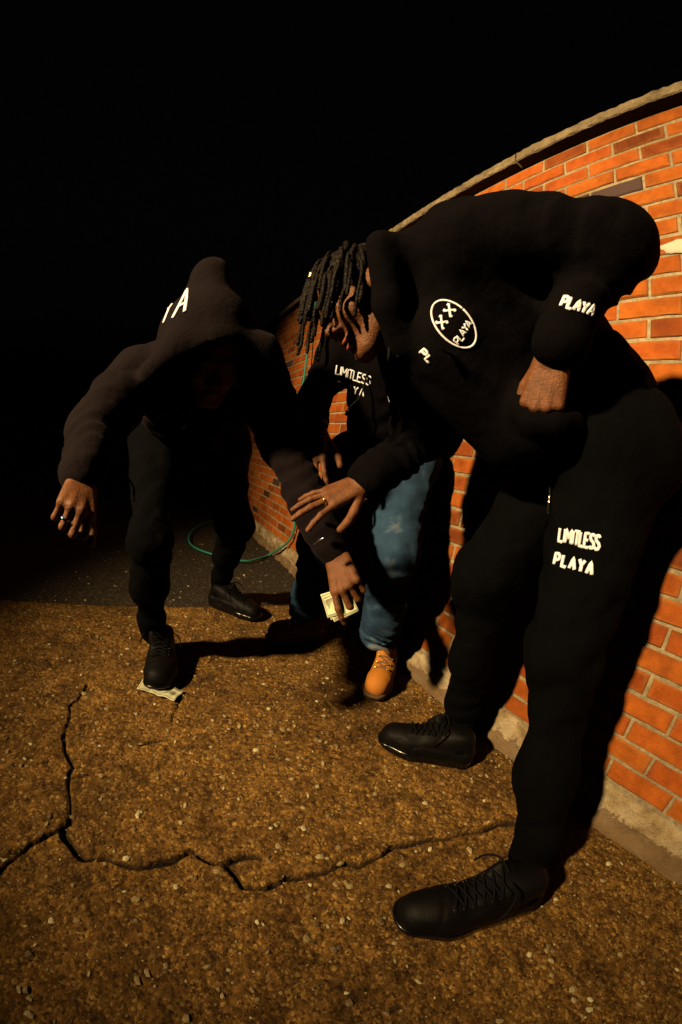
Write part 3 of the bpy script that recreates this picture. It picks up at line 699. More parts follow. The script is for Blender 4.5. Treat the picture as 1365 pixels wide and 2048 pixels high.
# ---- shoes
def shoe_frame(toe, heel):
    toe, heel = V(toe), V(heel); x = unit((toe - heel) * (1, 1, 0)); return heel, x, np.array([-x[1], x[0], 0]), float(np.linalg.norm((toe - heel)[:2]))
def outline_sd(qx, qy, L, w0, w1, bend):
    """2-D foot outline: heel circle to ball circle to toe circle (distance, negative inside)."""
    P2 = np.stack([qx, qy, np.zeros_like(qx)], 1)
    d = seg_sd(P2, (w0, 0, 0), (L * .66, bend, 0), w0, w1)
    return smin(d, seg_sd(P2, (L * .66, bend, 0), (L - w1 * .86, bend * .2, 0), w1, w1 * .86), .02)
def sneaker(toe, heel, ankle, parent, sole_h=.036, ws=1.0, bend=.006):
    h, x, y, L = shoe_frame(toe, heel); z = np.array([0, 0, 1.0])
    R3 = np.array([x, y, z]); loc = lambda P: ((P - h.astype(f32)) @ R3.T.astype(f32)) / np.array([1, ws, 1], f32)
    wp = lambda p: h + R3.T @ (np.array(p, float) * (1, ws, 1))
    an = R3 @ (V(ankle) - h)
    lo, hi = bounds([wp((-.03, -.08, -.01)), wp((L + .03, .08, .16)), wp((-.03, .08, 0)), wp((L + .03, -.08, 0)), V(ankle) + (0, 0, .06)], .02)
    def f_sole(P):
        q = loc(P); o = outline_sd(q[:, 0], q[:, 1], L, .036, .047, bend)
        top = sole_h + .010 * np.clip(1 - q[:, 0] / (L * .4), 0, 1) - .006 * np.clip((q[:, 0] - L * .5) / (L * .5), 0, 1)
        bot = .004 + .016 * np.clip((q[:, 0] - L * .80) / (L * .2), 0, 1) ** 2 + .003 * np.clip(.12 - q[:, 0] / L, 0, 1) * 8
        zz = np.maximum(q[:, 2] - top, bot - q[:, 2])
        groove = .0018 * (np.sin(q[:, 2] * 900) > .55) * (q[:, 2] < sole_h)
        return smax(o + groove - .004, zz, .008)
    def f_up(P):
        q = loc(P); o = outline_sd(q[:, 0], q[:, 1], L, .034, .044, bend)
        d = limb_sd(q, [(.040, 0, .040), (L * .45, bend * .6, .052), (L * .72, bend, .040), (L - .046, bend * .3, .036)], [.038, .046, .046, .042], .03)
        d = smin(d, seg_sd(q, (.038, 0, .05), (an[0], an[1], an[2]), .038, .044), .03)
        d = smin(d, seg_sd(q, (L * .48, bend * .6, .070), (an[0] + .056, an[1], .150), .028, .024), .02)       # tongue
        d = smin(d, seg_sd(q, (L * .30, 0, .085), (.048, 0, .095), .038, .040), .02)
        d = smax(d, o - .004, .010); d = smax(d, sole_h - .012 - q[:, 2], .004)
        top = .128 + .12 * np.clip(q[:, 0] / L - .25, 0, .3)
        d = smax(d, q[:, 2] - top, .01)
        d += .0012 * np.sin(q[:, 0] * 60) * (q[:, 2] > .06)
        d -= .0030 * ((q[:, 2] < .062 - .10 * np.clip(q[:, 0] / L - .55, 0, .2)) & (q[:, 0] < L * .62))     # heel and side overlay
        d -= .0026 * ((np.abs(np.abs(q[:, 1]) - .027) < .008) & (q[:, 0] > L * .34) & (q[:, 0] < L * .70))  # eyestay
        d += .0016 * (np.abs(q[:, 0] - L * .74 - .3 * np.abs(q[:, 1])) < .004)                # toe-cap seam
        return d
    s = mesh_obj('shoe', *sculpt(f_up, lo, hi, .0045), MT['leather'], parent)
    mesh_obj('sole', *sculpt(f_sole, lo, hi, .0045), MT['rubber'], s)
    lace = []; bv = bvh_of(s); up = unit(x * .35 + z)
    def drop(p, lift):
        hit, nn, _, _ = bv.ray_cast(Vector(wp(p) + up * .15), Vector(-up), .4)
        return np.array(hit) + np.array(nn) * lift if hit is not None else wp(p)
    for i in range(6):
        px_ = L * (.70 - .062 * i); nx_ = px_ - L * .062
        for sg in (-1, 1):
            pts = [drop((px_ + (nx_ - px_) * u, sg * (-.026 + .052 * u) + bend * .5, .09), .0024 + .003 * math.sin(u * 3.14)) for u in np.linspace(0, 1, 7)]
            lace.append(tube(np.array(pts), .0027, 6))
        for sg in (-1, 1):
            c_ = drop((px_, sg * .027 + bend * .5, .09), .0012)
            mesh_obj('eyelet', *tube([c_ + .0042 * (math.cos(w) * x + math.sin(w) * y) for w in np.linspace(0, 6.283, 11)], .0013, 5), MT['rubber'], s)
    for sg in (-1, 1):
        k0 = drop((L * .33, sg * .010, .12), .003)
        pts = [k0, k0 + x * .010 + y * sg * .030 * ws + z * .010, k0 + x * .030 + y * sg * .050 * ws - z * .004, k0 + x * .046 + y * sg * .056 * ws - z * .030]
        lace.append(tube(spline(pts, 6), .0025, 6))
    mesh_obj('shoelace', *joined(lace), MT['lace'], s)
    return s
def work_boot(toe, heel, ankle, parent):
    h, x, y, L = shoe_frame(toe, heel); z = np.array([0, 0, 1.0])
    R3 = np.array([x, y, z]); loc = lambda P: (P - h.astype(f32)) @ R3.T.astype(f32); wp = lambda p: h + R3.T @ np.array(p, float)
    an = R3 @ (V(ankle) - h)
    lo, hi = bounds([wp((-.03, -.09, -.01)), wp((L + .03, .09, .20)), wp((-.03, .09, 0)), wp((L + .03, -.09, 0))], .02)
    def f_sole(P):
        q = loc(P); o = outline_sd(q[:, 0], q[:, 1], L, .040, .050, .004)
        top = .030 + .0 * q[:, 0]; bot = .003 + .014 * np.clip((q[:, 0] - L * .85) / (L * .15), 0, 1) ** 2
        bot = np.where((q[:, 0] > L * .30) & (q[:, 0] < L * .42), .012, bot)
        lug = .0035 * (np.sin(np.arctan2(q[:, 1], q[:, 0] - L * .5) * 34) > .1) * (q[:, 2] < .019)
        return smax(o + lug - .001, np.maximum(q[:, 2] - top, bot - q[:, 2]), .004)
    def f_up(P):
        q = loc(P); o = outline_sd(q[:, 0], q[:, 1], L, .037, .047, .004)
        d = limb_sd(q, [(.045, 0, .048), (L * .45, .002, .058), (L * .72, .004, .050), (L - .054, .002, .046)], [.040, .043, .044, .044], .03)
        d = smin(d, seg_sd(q, (.045, 0, .06), (.055, an[1] * .6, .155), .041, .050), .03)
        d = smin(d, seg_sd(q, (L * .50, 0, .078), (.095, an[1] * .6, .150), .030, .030), .03)
        d = smax(d, o - .006, .012); d = smax(d, .024 - q[:, 2], .004); d = smax(d, q[:, 2] - .162, .008)
        d += .0020 * (np.abs(q[:, 0] - L * .66 - .5 * np.abs(q[:, 1]) + .25 * (q[:, 2] - .05)) < .004)       # vamp seam
        d += .0030 * folds(q, 5, .5, 26)
        return d
    b = mesh_obj('boot', *sculpt(f_up, lo, hi, .0042), MT['tan'], parent)
    mesh_obj('sole', *sculpt(f_sole, lo, hi, .0042), MT['sole'], b)
    col = [tube([wp((.055 + .052 * math.cos(t), an[1] * .6 + .050 * math.sin(t), .156 + .006 * math.sin(2 * t))) for t in np.linspace(0, 6.283, 28)], .010, 8)]
    mesh_obj('collar', *joined(col), MT['collar'], b)
    bv = bvh_of(b); lace = []
    def drop(p):
        c0 = wp(p); hit = bv.ray_cast(Vector(c0 + (x * .10 + z * .14) + 0 * y), Vector(-(x * .10 + z * .14)).normalized(), .4)[0]
        return np.array(hit) + (x * .3 + z * .4) * .004 if hit is not None else c0
    for i in range(4):
        t = i / 3; px_ = L * (.62 - .22 * t); zz = .075 + .055 * t
        e = []
        for sg in (-1, 1):
            p = drop((px_, sg * .024, zz)); e.append(p)
            nd = np.linspace(0, 6.283, 13)
            mesh_obj('eyelet', *tube([p + .0052 * (np.cos(w) * y + np.sin(w) * unit(z - .6 * x)) for w in nd], .0022, 6), MT['gold'], b)
        midp = drop((px_, 0, zz + .004)); lace.append(tube(spline([e[0], midp, e[1]], 6), .0032, 6))
        if i: lace.append(tube(spline([prev[0], (prev[0] + e[1]) / 2 + (x + z) * .004, e[1]], 5), .0030, 6)); lace.append(tube(spline([prev[1], (prev[1] + e[0]) / 2 + (x + z) * .004, e[0]], 5), .0030, 6))
        prev = e
    mesh_obj('bootlace', *joined(lace), MT['collar'], b)
    return b
def ring_on(p0, p1, t, r, mat, parent, name, thick=.0022):
    p0, p1 = V(p0), V(p1); c = p0 + (p1 - p0) * t; n = unit(p1 - p0); a = unit(np.cross(n, (.3, .5, .8))); b = np.cross(n, a)
    return mesh_obj(name, *tube([c + r * (a * math.cos(w) + b * math.sin(w)) for w in np.linspace(0, 6.283, 25)], thick, 8), mat, parent)

def sock(j, s, parent):
    a = j[s + 'ank']; toe = unit((j[s + 'toe'] - j[s + 'heel']) * (1, 1, 0))
    c = a * (0, 0, 1) + (j[s + 'heel'] + toe * .055) * (1, 1, 0)
    mesh_obj('sock', *sculpt(lambda P: limb_sd(P, [a + unit(j[s + 'kne'] - a) * .17, a, c + (0, 0, -.035)], [.043, .043, .042], .02) + folds(P, 3, .002, 30), *bounds([a + unit(j[s + 'kne'] - a) * .17, c], .09), .006), MT['trousers'], parent)
def person(label, loc):
    return empty('person', loc, label, 'person')
def body(root, parts):
    return mesh_obj('body', *joined(parts), MT['skin'], root)
def core_body(j, k=.04):
    """Trunk and limbs under the clothes."""
    def fn(P):
        d = seg_sd(P, (j['Lhip'] + j['Rhip']) / 2, (j['Lsh'] + j['Rsh']) / 2, .10, .09, j['Lsh'] - j['Rsh'], 1.3)
        d = smin(d, seg_sd(P, j['Lsh'], j['Rsh'], .055, .055), k)
        for s in 'LR':
            d = smin(d, limb_sd(P, [j[s + 'sh'], j[s + 'elb'], j[s + 'wr']], [.048, .038, .026], .02), .03)
            d = smin(d, limb_sd(P, [j[s + 'hip'], j[s + 'kne'], j[s + 'ank']], [.075, .052, .034], .03), k)
        d = smin(d, seg_sd(P, (j['Lsh'] + j['Rsh']) / 2, j['neck'], .06, .055), .03)
        return d
    pts = [v for v in j.values()]
    return sculpt(fn, *bounds(pts, .12), .014)
def JJ(k): return {n: V(p) for n, p in J[k].items()}

# ------------------------------------------------------------------ the man on the right
j = JJ('R')
P_R = person('person in black hoodie and sweatpants bending forward beside the brick wall, hand in hoodie pocket', (.82, .40, 0))
mid_hip = (j['Lhip'] + j['Rhip']) / 2; mid_sh = (j['Lsh'] + j['Rsh']) / 2
HR_AX = frame((-.66, .12, -.70), (-.60, .40, .68))
hand_prims.back = V((-.85, -.45, .1))
SRL, fRL = hand_prims(HND['R_L']['w'], HND['R_L']['k'], HND['R_L']['th'], [(35, 30, 20)] * 4, thumb=(-14, 10), scale=.98)
hand_prims.back = V((-.2, -.1, 1))
SRR, fRR = hand_prims(HND['R_R']['w'], HND['R_R']['k'], HND['R_R']['th'], [(2, 14, 8), (-4, 10, 8), (0, 14, 8), (4, 14, 10)], (14, 3, -9, -22), thumb=(6, 30), scale=.98)
hm = lambda P: head_sd(P, j['head'], HR_AX, j['neck'])
head_v = sculpt(hm, *bounds([j['head'], j['neck']], .17), .0038)
bR = body(P_R, [head_v, hand_mesh(SRL), hand_mesh(SRR), core_body(j)])
lipc = lambda p: j['head'] + V(p) @ HR_AX
I3 = np.eye(3)
lips = sculpt(lambda P: np.minimum(ell_sd((P - j['head'].astype(f32)) @ HR_AX.T.astype(f32), (0, .0905, -.066), I3, (.022, .0138, .0068)), ell_sd((P - j['head'].astype(f32)) @ HR_AX.T.astype(f32), (0, .0895, -.080), I3, (.019, .0138, .0078))), *bounds([lipc((0, .09, -.073))], .04), .002)
mesh_obj('lips', *lips, MT['lip'], bR)

def f_hood_R(P):
    lat = j['Lsh'] - j['Rsh']
    d = seg_sd(P, j['tA'], j['tB'], .112, .122, lat, 1.22, (.004, .09, .4, .6))
    d = smin(d, seg_sd(P, j['tB'], mid_sh + (.03, 0, .0), .12, .11, lat, 1.2), .05)
    d = smin(d, seg_sd(P, j['Lsh'] + (-.01, .02, -.01), j['Rsh'], .068, .078), .05)
    d = smin(d, seg_sd(P, j['belly'] + (.0, .02, .005), j['chest'] + (.03, .03, .0), .092, .10), .06)              # slack front
    d = smin(d, seg_sd(P, j['pouchA'], j['pouchB'], .044, .042), .05)                                             # front pocket
    d = smin(d, limb_sd(P, [j['Lsh'], j['Lelb'], j['Lwr']], [.074, .072, .050], .03, [(.005, .06, .8, .4), (.0060, .045, .2, .45)]), .03)
    d = smin(d, limb_sd(P, [j['Rsh'], j['Relb'], j['Rwr'] + unit(j['Relb'] - j['Rwr']) * .03], [.090, .070, .044], .03, [(.004, .05, .7, .4), (.004, .04, .4, .5)]), .04)
    d = smin(d, limb_sd(P, [MISC['pocket'][i] for i in range(5)], [.013] * 5, .01), .02)                          # pocket lip
    d += folds(P, 11, .0100, 11) + folds(P, 12, .0036, 28)
    for a_, b_, r_ in ((j['Lsh'] + (.02, -.02, -.07), j['belly'] + (-.06, -.05, .10), .010), (j['Lsh'] + (.05, -.03, -.08), j['tA'] + (-.10, -.09, .02), .011), (j['belly'] + (-.05, -.05, .02), j['tA'] + (-.04, -.10, -.04), .012),
                      (j['chest'] + (-.07, -.06, -.05), j['belly'] + (-.08, -.03, .02), .010), (j['Lelb'] + (-.02, .04, -.06), j['Lelb'] + (.03, .03, -.07), .012), (j['Lelb'] + (-.06, .05, -.03), j['Lelb'] + (.02, .06, -.12), .010)):
        d = smin(d, seg_sd(P, a_, b_, r_, r_ * .6) + .004, .022)
    # hood lying round the neck
    n0 = j['neck']; e = limb_sd(P, [n0 + (-.050, -.075, .045), n0 + (.03, -.10, .065), n0 + (.10, -.02, .075), n0 + (.10, .10, .03), n0 + (.0, .12, -.02)], [.040, .050, .060, .050, .035], .04)
    d = smin(d, e, .035)
    d = smin(d, limb_sd(P, [j['col1'], j['col2'], j['col3']], [.030, .030, .030], .02), .03)
    d = smax(d, -seg_sd(P, n0 + (.03, .0, .0), j['head'], .058, .070), .02)
    cu = seg_sd(P, j['Lwr'] + unit(j['Lelb'] - j['Lwr']) * .05, j['Lwr'] - unit(j['Lelb'] - j['Lwr']) * .005, .049, .041)
    return smin(d, cu, .008)
hoodR = mesh_obj('hoodie', *sculpt(f_hood_R, *bounds([j[k] for k in ('Lsh', 'Rsh', 'Lelb', 'Lwr', 'Rwr', 'Relb', 'rump', 'belly', 'Lhip', 'head')], .19), .0078), MT['hoodie2'], P_R)
hoodR['label'] = 'black hooded sweatshirt with a white stitched badge'
def f_tr_R(P):
    d = seg_sd(P, j['Lhip'] + (.0, .01, .02), j['Rhip'], .128, .120)
    d = smin(d, seg_sd(P, j['Lhip'], j['rump'] + (-.03, .05, -.08), .13, .10), .05)
    kl = j['Lkne']; kr = j['Rkne']
    d = smin(d, limb_sd(P, [j['Lhip'], kl, kl * .45 + j['Lank'] * .55, j['Lank'] + (0, 0, .055)], [.118, .066, .043, .038], .05, [(.003, .11, .8, .5), (.0045, .085, .15, .5), (.0035, .055, .85, .5)]), .05)
    d = smin(d, limb_sd(P, [j['Rhip'], kr, kr * .5 + j['Rank'] * .5, j['Rank'] + (0, 0, .05)], [.110, .070, .042, .038], .05, [(.003, .1, .8, .5), (.0045, .08, .15, .5), (.004, .055, .8, .5)]), .05)
    d += folds(P, 13, .0090, 12) + folds(P, 14, .0032, 30)
    for s, r in (('L', .048), ('R', .044)): d = smin(d, seg_sd(P, j[s + 'ank'] + (0, 0, .075), j[s + 'ank'] + (0, 0, .018), r, r * .90), .012)
    return d
trR = mesh_obj('sweatpants', *sculpt(f_tr_R, *bounds([j[k] for k in ('Lhip', 'Rhip', 'Lkne', 'Rkne', 'Lank', 'Rank', 'rump')], .16), .0078), MT['trousers'], P_R)
for s in 'LR': sneaker(j[s + 'toe'], j[s + 'heel'], j[s + 'ank'], P_R, ws=1.08); sock(j, s, P_R)
bv = bvh_of(trR); lettering('letter', 'LIMITLESS', TX['thigh1'], bv, .0036, trR, MT['thread']); lettering('letter', 'PLAYA', TX['thigh2'], bv, .0040, trR, MT['thread'], .32)
bv = bvh_of(hoodR); lettering('letter', 'PLAYA', TX['sleeve'], bv, .0036, hoodR, MT['thread'], .12)
round_logo(TX['logoR'], bv, .0026, hoodR, MT['thread'])
lettering('letter', 'PL', TX['armR'], bv, .0030, hoodR, MT['thread'], .1)
def cord_on(pts, bv, r=.0028, lift=.002):
    out = []
    for p in spline(pts, 6):
        hit, nn, _, dd = bv.find_nearest(Vector(p)); out.append(np.array(hit) + np.array(nn) * lift if hit is not None and dd < .12 else p)
    return out
for key in ('jack', 'jack2'):
    pth = spline(MISC[key], 6); mesh_obj('drawstring', *tube(pth, .0030, 8), MT['cord'], hoodR)
pth = cord_on(MISC['pantstring'], bvh_of(trR), lift=.006)
ds = mesh_obj('drawstring', *tube(pth, .0026, 8), MT['cord'], trR); mesh_obj('drawstring_tip', *tube(pth[6:11], .0034, 8), MT['steel'], ds)

# dreadlocks
def scalp_hit(d): # point on the skull along local direction d
    q = V((0, -.012, .030)) + unit(d) * V((.076, .097, .087)) ; return j['head'] + q @ HR_AX
cap = sculpt(lambda P: smax(ell_sd((P - j['head'].astype(f32)) @ HR_AX.T.astype(f32), (0, -.012, .030), I3, (.0785, .0985, .0885)) + .0014 * np.sin(P @ np.array([310, 120, 200], f32)),
             (((P - j['head'].astype(f32)) @ HR_AX.T.astype(f32)) @ np.array([0, .72, -.50], f32)) - .026, .01), *bounds([j['head']], .13), .004)
hair = mesh_obj('hair', *cap, MT['hair'], bR)
g = np.random.default_rng(31)
def dread(d, L, r, stiff):
    p = scalp_hit(d); out = unit(p - (j['head'] + V((0, -.012, .03)) @ HR_AX)); dr = unit(out * .5 + np.array([.25, -.1, -.35])); pts = [p - out * .006]; n = int(L / .008)
    curl_ = g.normal(0, .16, 3)
    for i in range(n):
        dr = unit(dr + np.array([0, 0, -1]) * (.42 if i > 0 else .25) * stiff + curl_ * .5 * math.sin(i * .55 + d[0] * 9)); p = p + dr * .008
        q = HR_AX @ (p - j['head']) - V((0, -.012, .030)); e = V((.081, .101, .091)); s = np.linalg.norm(q / e)
        if s < 1: p = j['head'] + (q / s + V((0, -.012, .030))) @ HR_AX
        q = HR_AX @ (p - j['head']) - V((0, .035, -.045)); e = V((.070, .080, .085)); s = np.linalg.norm(q / e)
        if s < 1: p = j['head'] + (q / s + V((0, .035, -.045))) @ HR_AX
        pts.append(p)
    pts = spline(pts[::2], 5); k = np.arange(len(pts)); rr = r * (1 + .16 * np.sin(k * 2.2)) * np.clip((len(pts) - k) / 6 + .45, 0, 1)
    return pts, rr
n_d = 0
EXTRA = [(-.85, .30, .42), (-.80, .45, .36), (-.70, .58, .40), (-.92, .12, .30), (-.90, .30, .15), (-.95, -.05, .12), (-.62, .66, .45), (-.45, .72, .52)]
for ring, (elev, cnt) in enumerate(((88, 1), (68, 10), (48, 17), (28, 23), (10, 20))):
    for i in range(cnt):
        az = 360 * i / cnt + ring * 17 + g.uniform(-5, 5); e = math.radians(elev + g.uniform(-4, 4))
        d = (math.cos(e) * math.sin(math.radians(az)), math.cos(e) * math.cos(math.radians(az)), math.sin(e))
        if d[1] > .62 and d[2] < .40: continue
        pts, rr = dread(d, g.uniform(.095, .155) if d[1] > -.1 else g.uniform(.07, .11), g.uniform(.0036, .0056), g.uniform(.8, 1.2))
        o = mesh_obj('dreadlock', *tube(pts, rr, 8), MT['hair'], hair)
        if n_d in (5, 9, 14, 22): mesh_obj('hair_bead', *tube(pts[len(pts) // 2:len(pts) // 2 + 5], .0085, 8), MT['gold'], hair)
        n_d += 1
for d in EXTRA:
    pts, rr = dread(d, g.uniform(.11, .16), g.uniform(.0038, .0054), 1.0)
    mesh_obj('dreadlock', *tube(pts, rr, 8), MT['hair'], hair)
w0 = [s for s in SRR if s[4] == 1][0]; ring_on(w0[0], w0[1], .30, .0105, MT['gold'], bR, 'finger_ring')

# ------------------------------------------------------------------ the man on the left
j = JJ('L')
P_L = person('person with black hood pulled up, leaning forward with one shoe on banknotes', (.20, 1.45, 0))
mid_hip = (j['Lhip'] + j['Rhip']) / 2; mid_sh = (j['Lsh'] + j['Rsh']) / 2
HL_AX = frame((.10, -.70, -.62), (-.05, -.55, .80))
hand_prims.back = V((.15, -1, .35))
SLR, fLR = hand_prims(HND['L_R']['w'], HND['L_R']['k'], HND['L_R']['th'], [(58, 78, 50), (62, 82, 50), (66, 84, 50), (70, 84, 50)], thumb=(4, 55), scale=.98)
hand_prims.back = V((-.4, -.85, .35))
SLL, fLL = hand_prims(HND['L_L']['w'], HND['L_L']['k'], HND['L_L']['th'], [(22, 26, 18), (46, 52, 34), (54, 60, 36), (58, 64, 38)], thumb=(-8, 62), scale=1.06)
face_L = sculpt(lambda P: head_sd(P, j['head'] + V((.015, .03, -.03)), HL_AX, j['neck']), *bounds([j['head'], j['neck']], .17), .0045)
bL = body(P_L, [face_L, hand_mesh(SLR), hand_mesh(SLL), core_body(j)])
def f_hood_L(P):
    lat = j['Lsh'] - j['Rsh']
    d = seg_sd(P, mid_hip + (0, -.06, .08), mid_sh + (0, .06, -.03), .135, .135, lat, 1.32, (.006, .09, .4, .6))
    d = smin(d, seg_sd(P, j['Lsh'] + (-.02, .03, -.01), j['Rsh'] + (.02, .03, -.01), .078, .078), .05)
    d = smin(d, limb_sd(P, [j['Rsh'], j['Relb'], j['Rwr'] + unit(j['Relb'] - j['Rwr']) * .02], [.074, .056, .043], .03, [(.0035, .07, .6, .5), (.0035, .045, .35, .5)]), .04)
    d = smin(d, limb_sd(P, [j['Lsh'], j['Lelb'], j['Lwr'] + unit(j['Lelb'] - j['Lwr']) * .02], [.082, .062, .044], .03, [(.0035, .07, .6, .5), (.003, .05, .4, .5)]), .04)
    d += folds(P, 21, .0070, 13) + folds(P, 22, .0026, 32)
    for s in 'LR':
        a_ = unit(j[s + 'elb'] - j[s + 'wr']); d = smin(d, seg_sd(P, j[s + 'wr'] + a_ * .06, j[s + 'wr'] - a_ * .004, .047, .038), .008)
    pk, rt, rl, rr = j['peak'], j['rimtop'], j['rimL'], j['rimR']
    hd = j['head']
    e = seg_sd(P, pk + (.0, .02, -.01), rt + (0, .03, .0), .016, .032)
    e = smin(e, ell_sd(P, hd + (0, .03, -.01), HL_AX, (.145, .145, .155)), .05)
    e = smin(e, limb_sd(P, [rt + (0, .03, .0), rl * .5 + rt * .5 + (-.02, .02, .030), rl + (.0, .03, .015)], [.030, .030, .034], .03), .04)
    e = smin(e, limb_sd(P, [rt + (0, .03, .0), rr * .5 + rt * .5 + (.02, .02, .030), rr + (-.03, .03, -.03)], [.030, .030, .034], .03), .04)
    e = smin(e, seg_sd(P, pk + (0, .05, -.03), j['neck'] + (0, .05, .03), .05, .11), .06)
    e += folds(P, 23, .0030, 15)
    cav = ell_sd(P, hd + (.035, -.050, -.115), HL_AX, (.095, .125, .120))
    e = smax(e, -cav, .014)
    d = smax(d, -ell_sd(P, hd + (.03, -.04, -.095), HL_AX, (.085, .11, .105)), .015)
    return smin(d, e, .03)
hoodL = mesh_obj('hoodie', *sculpt(f_hood_L, *bounds([j[k] for k in ('Lsh', 'Rsh', 'Lelb', 'Lwr', 'Rwr', 'Relb', 'Rhip', 'Lhip', 'peak', 'rimtop')], .18), .0078), MT['hoodie'], P_L)
hoodL['label'] = 'black hooded sweatshirt with its hood pulled up'
def f_tr_L(P):
    d = seg_sd(P, j['Lhip'], j['Rhip'], .110, .110)
    kr, kl = j['Rkne'], j['Lkne']
    d = smin(d, limb_sd(P, [j['Rhip'], kr, kr * .5 + j['Rank'] * .5, j['Rank'] + unit(kr - j['Rank']) * .06], [.086, .058, .050, .044], .05, [(.003, .1, .8, .5), (.004, .08, .2, .6), (.004, .055, .8, .5)]), .04)
    d = smin(d, limb_sd(P, [j['Lhip'], kl, kl * .5 + j['Lank'] * .5, j['Lank'] + unit(kl - j['Lank']) * .05], [.094, .072, .056, .046], .05, [(.003, .1, .8, .5), (.004, .08, .2, .6), (.004, .055, .8, .5)]), .04)
    d += folds(P, 24, .0062, 14) + folds(P, 25, .0022, 34)
    for s in 'LR': d = smin(d, seg_sd(P, j[s + 'ank'] + unit(j[s + 'kne'] - j[s + 'ank']) * .085, j[s + 'ank'] + unit(j[s + 'kne'] - j[s + 'ank']) * .02, .056, .050), .012)
    return d
trL = mesh_obj('sweatpants', *sculpt(f_tr_L, *bounds([j[k] for k in ('Lhip', 'Rhip', 'Lkne', 'Rkne', 'Lank', 'Rank')], .15), .0085), MT['trousers'], P_L)
for s in 'LR': sneaker(j[s + 'toe'], j[s + 'heel'], j[s + 'ank'], P_L, ws=1.13); sock(j, s, P_L)
bv = bvh_of(hoodL)
lettering('letter', 'YA', TX['hood'], bv, .0052, hoodL, MT['thread'], .1)
bv = bvh_of(trL); lettering('letter', 'LIMITLESS', TX['thighL1'], bv, .0024, trL, MT['thread_dim']); lettering('letter', 'PLAYA', TX['thighL2'], bv, .0024, trL, MT['thread_dim'], .3)
mesh_obj('drawstring', *tube(cord_on(MISC['hood_string'], bvh_of(hoodL), lift=.004), .0032, 8), MT['cord'], hoodL)
w0 = [s for s in SLR if s[4] == 2][0]; ring_on(w0[0], w0[1], .62, .0100, MT['blue_ring'], bL, 'finger_ring', .0026)
ring_on(j['Lwr'] + unit(j['Lelb'] - j['Lwr']) * .05, j['Lwr'], .2, .0485, MT['steel'], bL, 'bracelet', .0038)
ring_on(j['Rwr'] + unit(j['Relb'] - j['Rwr']) * .05, j['Rwr'], .75, .0455, MT['gold'], bL, 'bracelet', .0030)
cz = [V(p) for p in MISC['chain']]
ch = [cz[0] + (-.045, .05, .05), cz[0] + (-.025, .0, .0), cz[1] + (0, 0, .02), cz[0] + (.03, .0, .0), cz[0] + (.05, .05, .05)]
cn = mesh_obj('neck_chain', *tube(spline(ch, 8), .0018, 6), MT['dim_gold'], bL)
mesh_obj('pendant', *sculpt(lambda P: ell_sd(P, cz[1], I3, (.010, .006, .014)), cz[1] - .03, cz[1] + .03, .003), MT['dim_gold'], cn)

# ------------------------------------------------------------------ the man in the middle
j = JJ('M')
P_M = person('person in black hoodie, blue jeans and tan boots standing between the other two', (.78, 1.25, 0))
mid_hip = (j['Lhip'] + j['Rhip']) / 2; mid_sh = (j['Lsh'] + j['Rsh']) / 2
HM_AX = frame((-.55, -.55, -.55), (-.2, -.3, .9))
hand_prims.back = V((-.3, -1, .2))
SMR, _f = hand_prims(HND['M_R']['w'], HND['M_R']['k'], HND['M_R']['th'], [(10, 18, 14), (14, 22, 16), (18, 26, 18), (22, 28, 18)], thumb=(4, 20))
SML, _f = hand_prims(HND['M_L']['w'], HND['M_L']['k'], HND['M_L']['th'], [(20, 25, 14)] * 4, thumb=(0, 20))
bM = body(P_M, [sculpt(lambda P: head_sd(P, j['head'], HM_AX, j['neck']), *bounds([j['head'], j['neck']], .17), .0045), hand_mesh(SMR, .003), hand_mesh(SML, .003), core_body(j)])
capM = sculpt(lambda P: smax(ell_sd((P - j['head'].astype(f32)) @ HM_AX.T.astype(f32), (0, -.012, .030), I3, (.0795, .1000, .0900)), (((P - j['head'].astype(f32)) @ HM_AX.T.astype(f32)) @ np.array([0, .72, -.50], f32)) - .026, .01), *bounds([j['head']], .13), .005)
mesh_obj('hair', *capM, MT['hair'], bM)
def f_hood_M(P):
    lat = j['Lsh'] - j['Rsh']
    d = seg_sd(P, mid_hip + (0, 0, .06), mid_sh + (0, 0, -.06), .120, .116, lat, 1.18, (.004, .09, .4, .6))
    d = smin(d, seg_sd(P, j['Lsh'], j['Rsh'], .080, .080), .06)
    d = smin(d, limb_sd(P, [j['Rsh'], j['Relb'], j['Rwr'] + unit(j['Relb'] - j['Rwr']) * .015], [.068, .052, .040], .03, [(.003, .065, .6, .5), (.003, .045, .35, .5)]), .04)
    d = smin(d, limb_sd(P, [j['Lsh'], j['Lelb'], j['Lwr'] + unit(j['Lelb'] - j['Lwr']) * .015], [.074, .060, .043], .03, [(.003, .065, .6, .5), (.003, .045, .35, .5)]), .04)
    d += folds(P, 31, .0045, 15) + folds(P, 32, .0018, 36)
    n0 = j['neck']; d = smin(d, limb_sd(P, [n0 + (-.09, -.04, -.02), n0 + (-.02, .08, .03), n0 + (.08, .03, .01), n0 + (.05, -.09, -.05), n0 + (-.06, -.09, -.05), n0 + (-.09, -.04, -.02)], [.036] * 6, .03), .03)
    return d
hoodM = mesh_obj('hoodie', *sculpt(f_hood_M, *bounds([j[k] for k in ('Lsh', 'Rsh', 'Lelb', 'Lwr', 'Rwr', 'Relb', 'Rhip', 'Lhip', 'neck')], .17), .0085), MT['hoodie2'], P_M)
